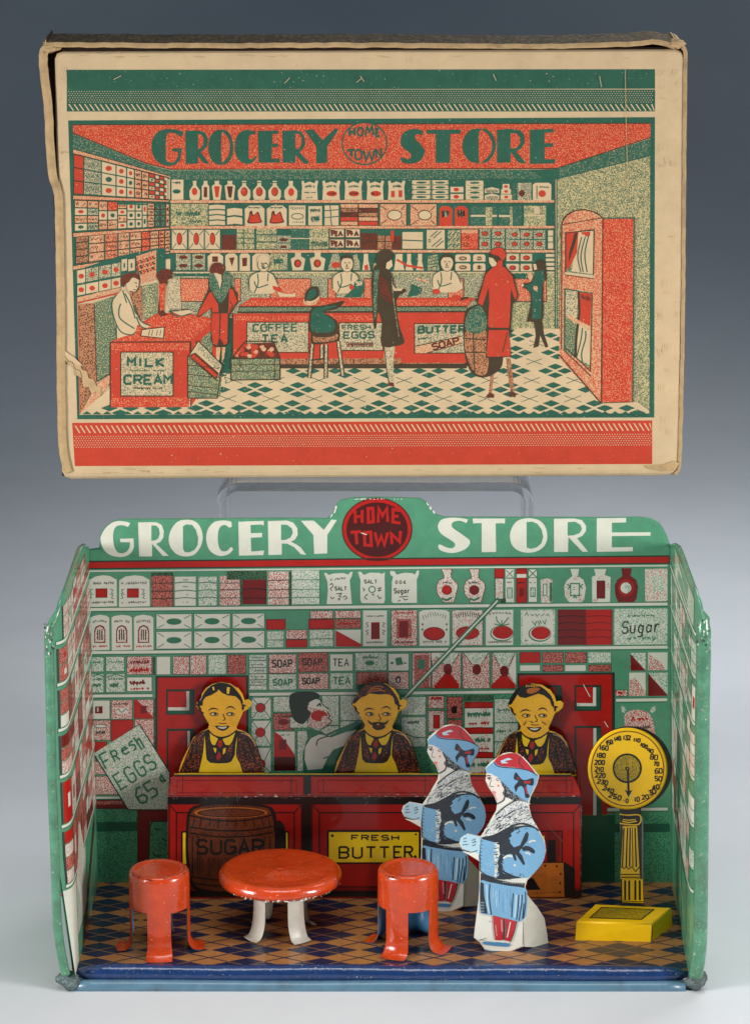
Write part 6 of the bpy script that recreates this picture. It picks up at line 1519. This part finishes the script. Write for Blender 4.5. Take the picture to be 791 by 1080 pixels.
# left: milk/cream counter, clerk, lady in red
T(60, 280, 6.085)
P('r', [350, 490, 640, 310, 790, 300, 1010, 340, 1030, 380, 870, 490]); P('ro', [360, 488, 640, 322, 900, 320, 1000, 360, 860, 480])
P('r', [345, 492, 855, 492, 850, 908, 345, 910]); l('k', 1.3, [345, 910, 345, 492, 862, 490]); P('ro', [350, 500, 850, 500, 850, 545, 350, 545]); P('ro', [350, 850, 850, 845, 850, 905, 350, 905])
P('r', [862, 490, 1022, 385, 930, 560, 920, 820, 862, 905]); P('r', [950, 440, 1022, 385, 1020, 480, 960, 560]); l('k', 1.2, [862, 490, 862, 905]); l('k', 1, [895, 480, 905, 860])
R('gt', 412, 556, 748, 838, 'k', 1.2); a.t(D, 2.5, 'MILK', 458, 596, 46, 50, 24, 0); a.t(D, 2.5, 'CREAM', 436, 706, 46, 54, 18, 0); a.z(D, .8, 470, 672, 690, 676, 10, 12); a.z('k', .9, 488, 786, 680, 788, 10, 12)
P('gy', [930, 470, 1000, 410, 998, 560, 930, 620]); P('r', [1000, 400, 1022, 385, 1030, 690, 1000, 660])
# scoop scale
P('kb', [640, 60, 700, 40, 740, 60, 735, 110, 700, 130, 690, 290, 718, 310, 655, 315, 662, 130], True); P('ro', [655, 120, 700, 115, 690, 285, 665, 290]); E('kb', 700, 50, 45, 28); P('gt', [715, 90, 790, 70, 800, 290, 740, 290, 715, 250]); l(D, 1.5, [722, 290, 770, 325, 860, 310], sm=True)
P('cb', [745, 300, 850, 285, 880, 300, 800, 322]); l('k', 1, [735, 290, 850, 280])
# clerk left
P('cb', [385, 190, 430, 150, 470, 190, 500, 300, 560, 370, 600, 385, 580, 405, 520, 380, 500, 440, 470, 445, 385, 470, 375, 380, 355, 290, 360, 220]); E('cb', 490, 120, 42, 52); P('kb', [412, 110, 420, 70, 470, 48, 520, 62, 532, 92, 490, 78, 460, 110, 440, 115, 430, 140], True)
for q in ([385, 190, 358, 230, 360, 300, 385, 380, 420, 430, 480, 445, 510, 425], [440, 180, 480, 260, 505, 340], [412, 245, 400, 290, 412, 345, 500, 405], [425, 160, 450, 240], [500, 260, 530, 340, 560, 370, 600, 385], [512, 330, 540, 390, 580, 405], [385, 470, 382, 380]): l(D, 1.3, q, sm=True)
for q in ([500, 110, 518, 114], [510, 130, 520, 140], [492, 155, 508, 155], [532, 92, 528, 140, 505, 172, 470, 165]): l('k', .9, q)
P('cb', [548, 412, 692, 395, 686, 468, 540, 452]); l('k', 1, [548, 412, 692, 395, 686, 468, 540, 452], True)
for x in (590, 610, 640, 662): l('k', .7, [x, 450, x + 8, 415])
# lady in red, crate
T(180, 270, 6.085)
P('rt', [295, 585, 322, 585, 315, 660, 300, 690, 292, 640]); P('rt', [330, 585, 355, 585, 345, 650, 330, 690])
P('k', [245, 210, 290, 130, 380, 170, 430, 240, 432, 300, 380, 380, 372, 560, 345, 585, 280, 585, 258, 540, 262, 330, 185, 395, 165, 385]); 
P('r', [248, 240, 262, 230, 305, 310, 310, 365, 372, 360, 378, 210, 400, 215, 428, 290, 382, 360, 368, 370, 365, 560, 345, 572, 328, 540, 312, 520, 300, 575, 272, 560, 262, 460, 268, 330, 185, 385, 175, 375, 220, 290]); l('k', 1.2, [265, 365, 370, 365]); l('k', 1.4, [320, 370, 316, 520]); l('k', 1, [382, 290, 400, 320, 380, 355])
P('gd', cr([250, 130, 290, 110, 310, 160, 320, 220, 340, 130, 330, 90, 380, 110, 395, 160, 370, 230, 325, 300, 300, 280, 255, 200], True, 3)); P('cb', [280, 110, 325, 110, 330, 160, 318, 215, 305, 165]); P('kb', [250, 90, 270, 50, 310, 42, 345, 65, 345, 100, 325, 120, 290, 105, 265, 112], True)
P('gy', [115, 640, 300, 800, 330, 740, 320, 905, 115, 910]); P('cb', [180, 545, 330, 700, 300, 790, 118, 640]); P('gt', [185, 552, 325, 700, 310, 740, 170, 600]); P('kb', [135, 630, 160, 620, 310, 750, 298, 790, 120, 640]); l('k', 1.1, [118, 640, 180, 545, 332, 700, 300, 912, 112, 912, 112, 640, 300, 800])
for k in range(9): E('r', 150 + k * 17, 645 + k * 15, 13, 12)
for y in (700, 760, 830, 870): l('k', .8, [115, y, 300, y + 20])
P('gy', [388, 660, 700, 655, 702, 790, 388, 795]); P('kb', [430, 655, 480, 560, 660, 555, 700, 655]); 
for k in range(26): E(random.choice(['r', 'r', 'rt']), random.uniform(460, 655), random.uniform(575, 645), 15, 13)
l('k', 1.2, [388, 660, 480, 548, 660, 548, 702, 655, 702, 792, 388, 796, 388, 660, 700, 655]); 
for y in (700, 740): l('k', .8, [388, y, 700, y - 4])
l('k', .8, [448, 660, 448, 720]); l('k', .8, [668, 660, 668, 785])
for k in range(9): l(D, 1, [350 if k % 2 else 362, 620 + k * 22, 352, 640 + k * 22])
# ---- wear on the box print
T()
LV = max(q[4] for q in a.bb); a.bb = [(0, 999, 0, 999, LV)]
P('cbe', [60.5, 363, 63, 367, 66, 367, 69, 373, 75, 375, 79, 381, 84, 382, 87, 390, 92, 392, 94, 399, 99, 400, 102, 407, 107, 409, 106, 415, 101, 413, 97, 416, 94, 408, 88, 408, 87, 399, 81, 396, 80, 387, 73, 384, 68, 379, 64, 379, 61, 373])
P('cb', [61.5, 363, 70, 371, 80, 378, 88, 386, 80, 384, 68, 376])
l('cbd', .5, [61, 369, 64, 374, 69, 375, 72, 381, 77, 382, 80, 389, 85, 391, 87, 398]); l('cbe', .6, [87, 398, 93, 403, 96, 409, 103, 412])
l('cbe', .7, [72, 161, 66, 160, 63, 163]); l('cbe', .6, [431, 60, 432, 66]); l('cbe', .6, [659, 72, 660, 130, 662, 200])
for i in range(130):
    x, y = random.uniform(72, 686), random.uniform(75, 488); E('cb', x, y, random.uniform(.3, .9), random.uniform(.3, .6), 7)
for q in ([120, 84, 128, 80], [300, 88, 306, 82], [380, 80, 384, 86], [376, 87, 382, 82], [520, 78, 523, 85], [632, 80, 634, 92]): l('cb', .6, q)
P('cbe', [680, 491, 700, 490, 712, 486, 716, 489, 712, 496, 700, 497, 684, 494])
for i in range(60):
    x = random.choice([random.uniform(62, 70), random.uniform(692, 716)]); y = random.uniform(60, 495); l('cbe', random.uniform(.3, .8), [x, y, x + random.uniform(-3, 3), y + random.uniform(-9, 9)])
for i in range(46):
    x = random.uniform(70, 710); y = random.choice([random.uniform(56, 62), random.uniform(494, 500)]); l('cbe', random.uniform(.3, .9), [x, y, x + random.uniform(-10, 10), y + random.uniform(-1, 1)])
m.build('front_panel', box)
# tray body behind the panel
m = MB()
pf = [unY(x, y, YX + .09) for x, y in ((52, 51), (721, 50), (716, 499), (66, 502))]; pb_ = [Vector((p.x, YX + .78, p.z)) for p in pf]
m.add(pf + pb_, [(0, 1, 2, 3), (4, 5, 6, 7), (0, 1, 5, 4), (1, 2, 6, 5), (2, 3, 7, 6), (3, 0, 4, 7)], 'cbd')
m.build('tray', box)
# outer sleeve
def ribbon(px, y0, y1, th, mo, name, jag=0, back=None):
    m = MB(); rn = random.Random(len(px))
    P2 = [(px[i], px[i + 1]) for i in range(0, len(px), 2)]
    pts = [unY(x, y, y0) for x, y in P2]; n = len(pts)
    nr = []
    for i in range(n):
        t = (pts[min(i + 1, n - 1)] - pts[max(i - 1, 0)]).normalized(); nr.append(Vector((-t.z, 0, t.x)))
    jy = [rn.uniform(-jag, jag) for _ in pts]
    o0 = [pts[i] + Vector((0, jy[i], 0)) for i in range(n)]; i0 = [pts[i] - nr[i] * th + Vector((0, jy[i] * .5, 0)) for i in range(n)]
    o1 = [Vector((p.x, y1, p.z)) for p in pts]; i1 = [Vector(((p - nr[i] * th).x, y1, (p - nr[i] * th).z)) for i, p in enumerate(pts)]
    f = lambda A_, B_: [A_[i] for i in range(n)] + [B_[i] for i in range(n)]
    fc = [(i, i + 1, n + i + 1, n + i) for i in range(n - 1)]
    # rounded lip
    lip = [(o0[i] + i0[i]) / 2 + Vector((0, -.018, 0)) for i in range(n)]
    m.add(f(o0, lip), fc, 'cbe', True); m.add(f(lip, i0), fc, 'cbe', True); m.add(f(o0, o1), fc, mo, True); m.add(f(i0, i1), fc, 'cbd', True)
    return m.build(name, box)
# points run so that the outside is on the outer side
def jag(pts, a_=.5, st=9, seed=1):
    rn = random.Random(seed); out = []
    for i in range(0, len(pts) - 2, 2):
        x0, y0_, x1, y1_ = pts[i:i + 4]; d = math.hypot(x1 - x0, y1_ - y0_); n = max(1, int(d / st))
        for k in range(n): t = k / n; out += [x0 + (x1 - x0) * t + rn.uniform(-a_, a_), y0_ + (y1_ - y0_) * t + rn.uniform(-a_, a_)]
    return out + list(pts[-2:])
ribbon(jag(cr([68, 499, 62, 470, 60.4, 400, 59.6, 300, 58, 220, 56, 200, 51, 184, 48.6, 150, 46.6, 110, 43.6, 85, 41.4, 66, 42.5, 53, 48, 46.5, 56, 44.6], n=4), .35, 7, 2), YX - .02, YX + .78, .095, 'cbe', 'side_flap')
ribbon(jag(cr([48, 45.5, 60, 44.6, 200, 45.4, 400, 45, 560, 46.4, 660, 44, 680, 42.6, 690, 41.4, 706, 44.6, 714, 44, 719, 48], n=4), .45, 8, 3), YX - .02, YX + .74, .055, 'cbt', 'top_flap')
ribbon(jag(cr([712, 43, 718, 45.6, 722.4, 50, 724.6, 58, 724, 100, 723.2, 200, 721.8, 350, 719, 470, 717.4, 494, 713, 501.6], n=4), .3, 7, 4), YX + .0, YX + .78, .045, 'cbe', 'side_flap')
for cxp, cyp, sd in ((54, 50, 1), (712, 46, 2)):
    m = MB(); rn = random.Random(sd); c = unY(cxp, cyp, YX + .05); vs = []
    n = 12
    for i in range(7):
        ph = math.pi * i / 6
        for k in range(n):
            th_ = 2 * math.pi * k / n; j = rn.uniform(.75, 1.15); vs.append((c.x + .11 * j * math.sin(ph) * math.cos(th_), c.y + .10 * j * math.sin(ph) * math.sin(th_), c.z + .055 * j * math.cos(ph)))
    m.add(vs, [(i * n + k, i * n + (k + 1) % n, (i + 1) * n + (k + 1) % n, (i + 1) * n + k) for i in range(6) for k in range(n)], 'cbe', False)
    m.build('crumpled_corner', box)

# ------------------------------------------------------------------ clear stand
ac = bpy.data.materials.new('acrylic'); ac.use_nodes = True
nt = ac.node_tree; bs = nt.nodes['Principled BSDF']
bs.inputs['Transmission Weight'].default_value = 1; bs.inputs['IOR'].default_value = 1.22; bs.inputs['Roughness'].default_value = .06
bs.inputs['Base Color'].default_value = (1, 1, 1, 1)
nz = nt.nodes.new('ShaderNodeTexNoise'); nz.inputs['Scale'].default_value = 6; mr = nt.nodes.new('ShaderNodeMapRange'); mr.inputs[3].default_value = .12; mr.inputs[4].default_value = .3
nt.links.new(nz.outputs['Fac'], mr.inputs[0]); nt.links.new(mr.outputs[0], bs.inputs['Roughness'])
MATS['acrylic'] = ac
m = MB()
ys0, ys1 = 3.5, 4.75
zt_ = zb0 - .012
xl_, xr_ = unY(228, 520, ys0).x, unY(563, 520, ys0).x
th = .10; r = .26
def prof_(off):
    pts = []
    x0, x1, z1 = xl_ + off, xr_ - off, zt_ - off; rr = r - off
    pts.append((x0 - .02 * (1 if off == 0 else 1), .0)); pts.append((x0, z1 - rr))
    for k in range(1, 9): t = math.pi / 2 * k / 8; pts.append((x0 + rr * (1 - math.cos(t)), z1 - rr + rr * math.sin(t)))
    for k in range(0, 8): t = math.pi / 2 * k / 8; pts.append((x1 - rr + rr * math.sin(t), z1 - rr + rr * math.cos(t)))
    pts.append((x1, z1 - rr)); pts.append((x1 + .02, .0))
    return pts
Po, Pi = prof_(0), prof_(th); n = len(Po)
V = [(x, ys0, z) for x, z in Po] + [(x, ys0, z) for x, z in Pi] + [(x, ys1, z) for x, z in Po] + [(x, ys1, z) for x, z in Pi]
Fc = []
for i in range(n - 1):
    Fc += [(i, n + i, n + i + 1, i + 1), (2 * n + i, 2 * n + i + 1, 3 * n + i + 1, 3 * n + i), (i, i + 1, 2 * n + i + 1, 2 * n + i), (n + i, 3 * n + i, 3 * n + i + 1, n + i + 1)]
Fc += [(0, 2 * n, 3 * n, n), (n - 1, 2 * n - 1, 4 * n - 1, 3 * n - 1)]
m.add(V, Fc, 'acrylic')
o = m.build('display_riser'); o['label'] = 'clear acrylic riser holding up the cardboard box behind the toy store'; o['category'] = 'display riser'
bm_ = o.modifiers.new('bevel', 'BEVEL'); bm_.width = .012; bm_.segments = 2; bm_.limit_method = 'ANGLE'

# ------------------------------------------------------------------ tabletop sweep and light
mat('paper', (206, 208, 210), wear=.03, rough=.75, spec=.2, wscale=.7)
mat('paperb', (138, 148, 166), wear=.015, rough=.9, spec=.1, wscale=.3)
m = MB(); m.add([(-60, -60, 0), (60, -60, 0), (60, 22, 0), (-60, 22, 0)], [(0, 1, 2, 3)], 'paper'); g = m.build('ground'); g['kind'] = 'structure'
m = MB()
pr = [(22, 0)] + [(22 + 18 * math.sin(math.pi / 2 * k / 24), 18 - 18 * math.cos(math.pi / 2 * k / 24)) for k in range(1, 25)] + [(40, 50)]
m.add([(-60, y, z) for y, z in pr] + [(60, y, z) for y, z in pr], [(i, i + 1, len(pr) + i + 1, len(pr) + i) for i in range(len(pr) - 1)], 'paper', True)
g = m.build('backdrop'); g['kind'] = 'structure'

w = bpy.data.worlds.new('World'); sc.world = w; w.use_nodes = True
w.node_tree.nodes['Background'].inputs[0].default_value = (.45, .66, .92, 1); w.node_tree.nodes['Background'].inputs[1].default_value = .10
def area(name, loc, target, sx, sy, power, col=(1, 1, 1), spread=180):
    d = bpy.data.lights.new(name, 'AREA'); d.shape = 'RECTANGLE'; d.size = sx; d.size_y = sy; d.energy = power; d.color = col; d.spread = math.radians(spread)
    o = bpy.data.objects.new(name, d); COL.objects.link(o); o.location = loc
    o.rotation_euler = (Vector(target) - Vector(loc)).to_track_quat('-Z', 'Y').to_euler(); return o
area('softbox_left', (-21, -11, 8.4), (0, 0, 4), 6, 8, 1250, (1, .985, .96), 80)
area('softbox_right', (21, -11, 8.4), (0, 0, 4), 6, 8, 1130, (1, .985, .96), 80)
area('softbox_top', (0, -5, 20), (0, -3, 0), 14, 6, 380, (1, .99, .98), 80)
area('added_backdrop_fill', (8, 13, 17), (5, 10, 0), 14, 8, 1250, (.93, .97, 1), 120)  # added unseen lamp, brightens the paper behind the store into a gradient
sc.view_settings.view_transform = 'Standard'; sc.view_settings.look = 'None'; sc.view_settings.exposure = 0; sc.view_settings.gamma = 1
sc.cycles.max_bounces = 8; sc.cycles.transmission_bounces = 8; sc.cycles.use_denoising = True
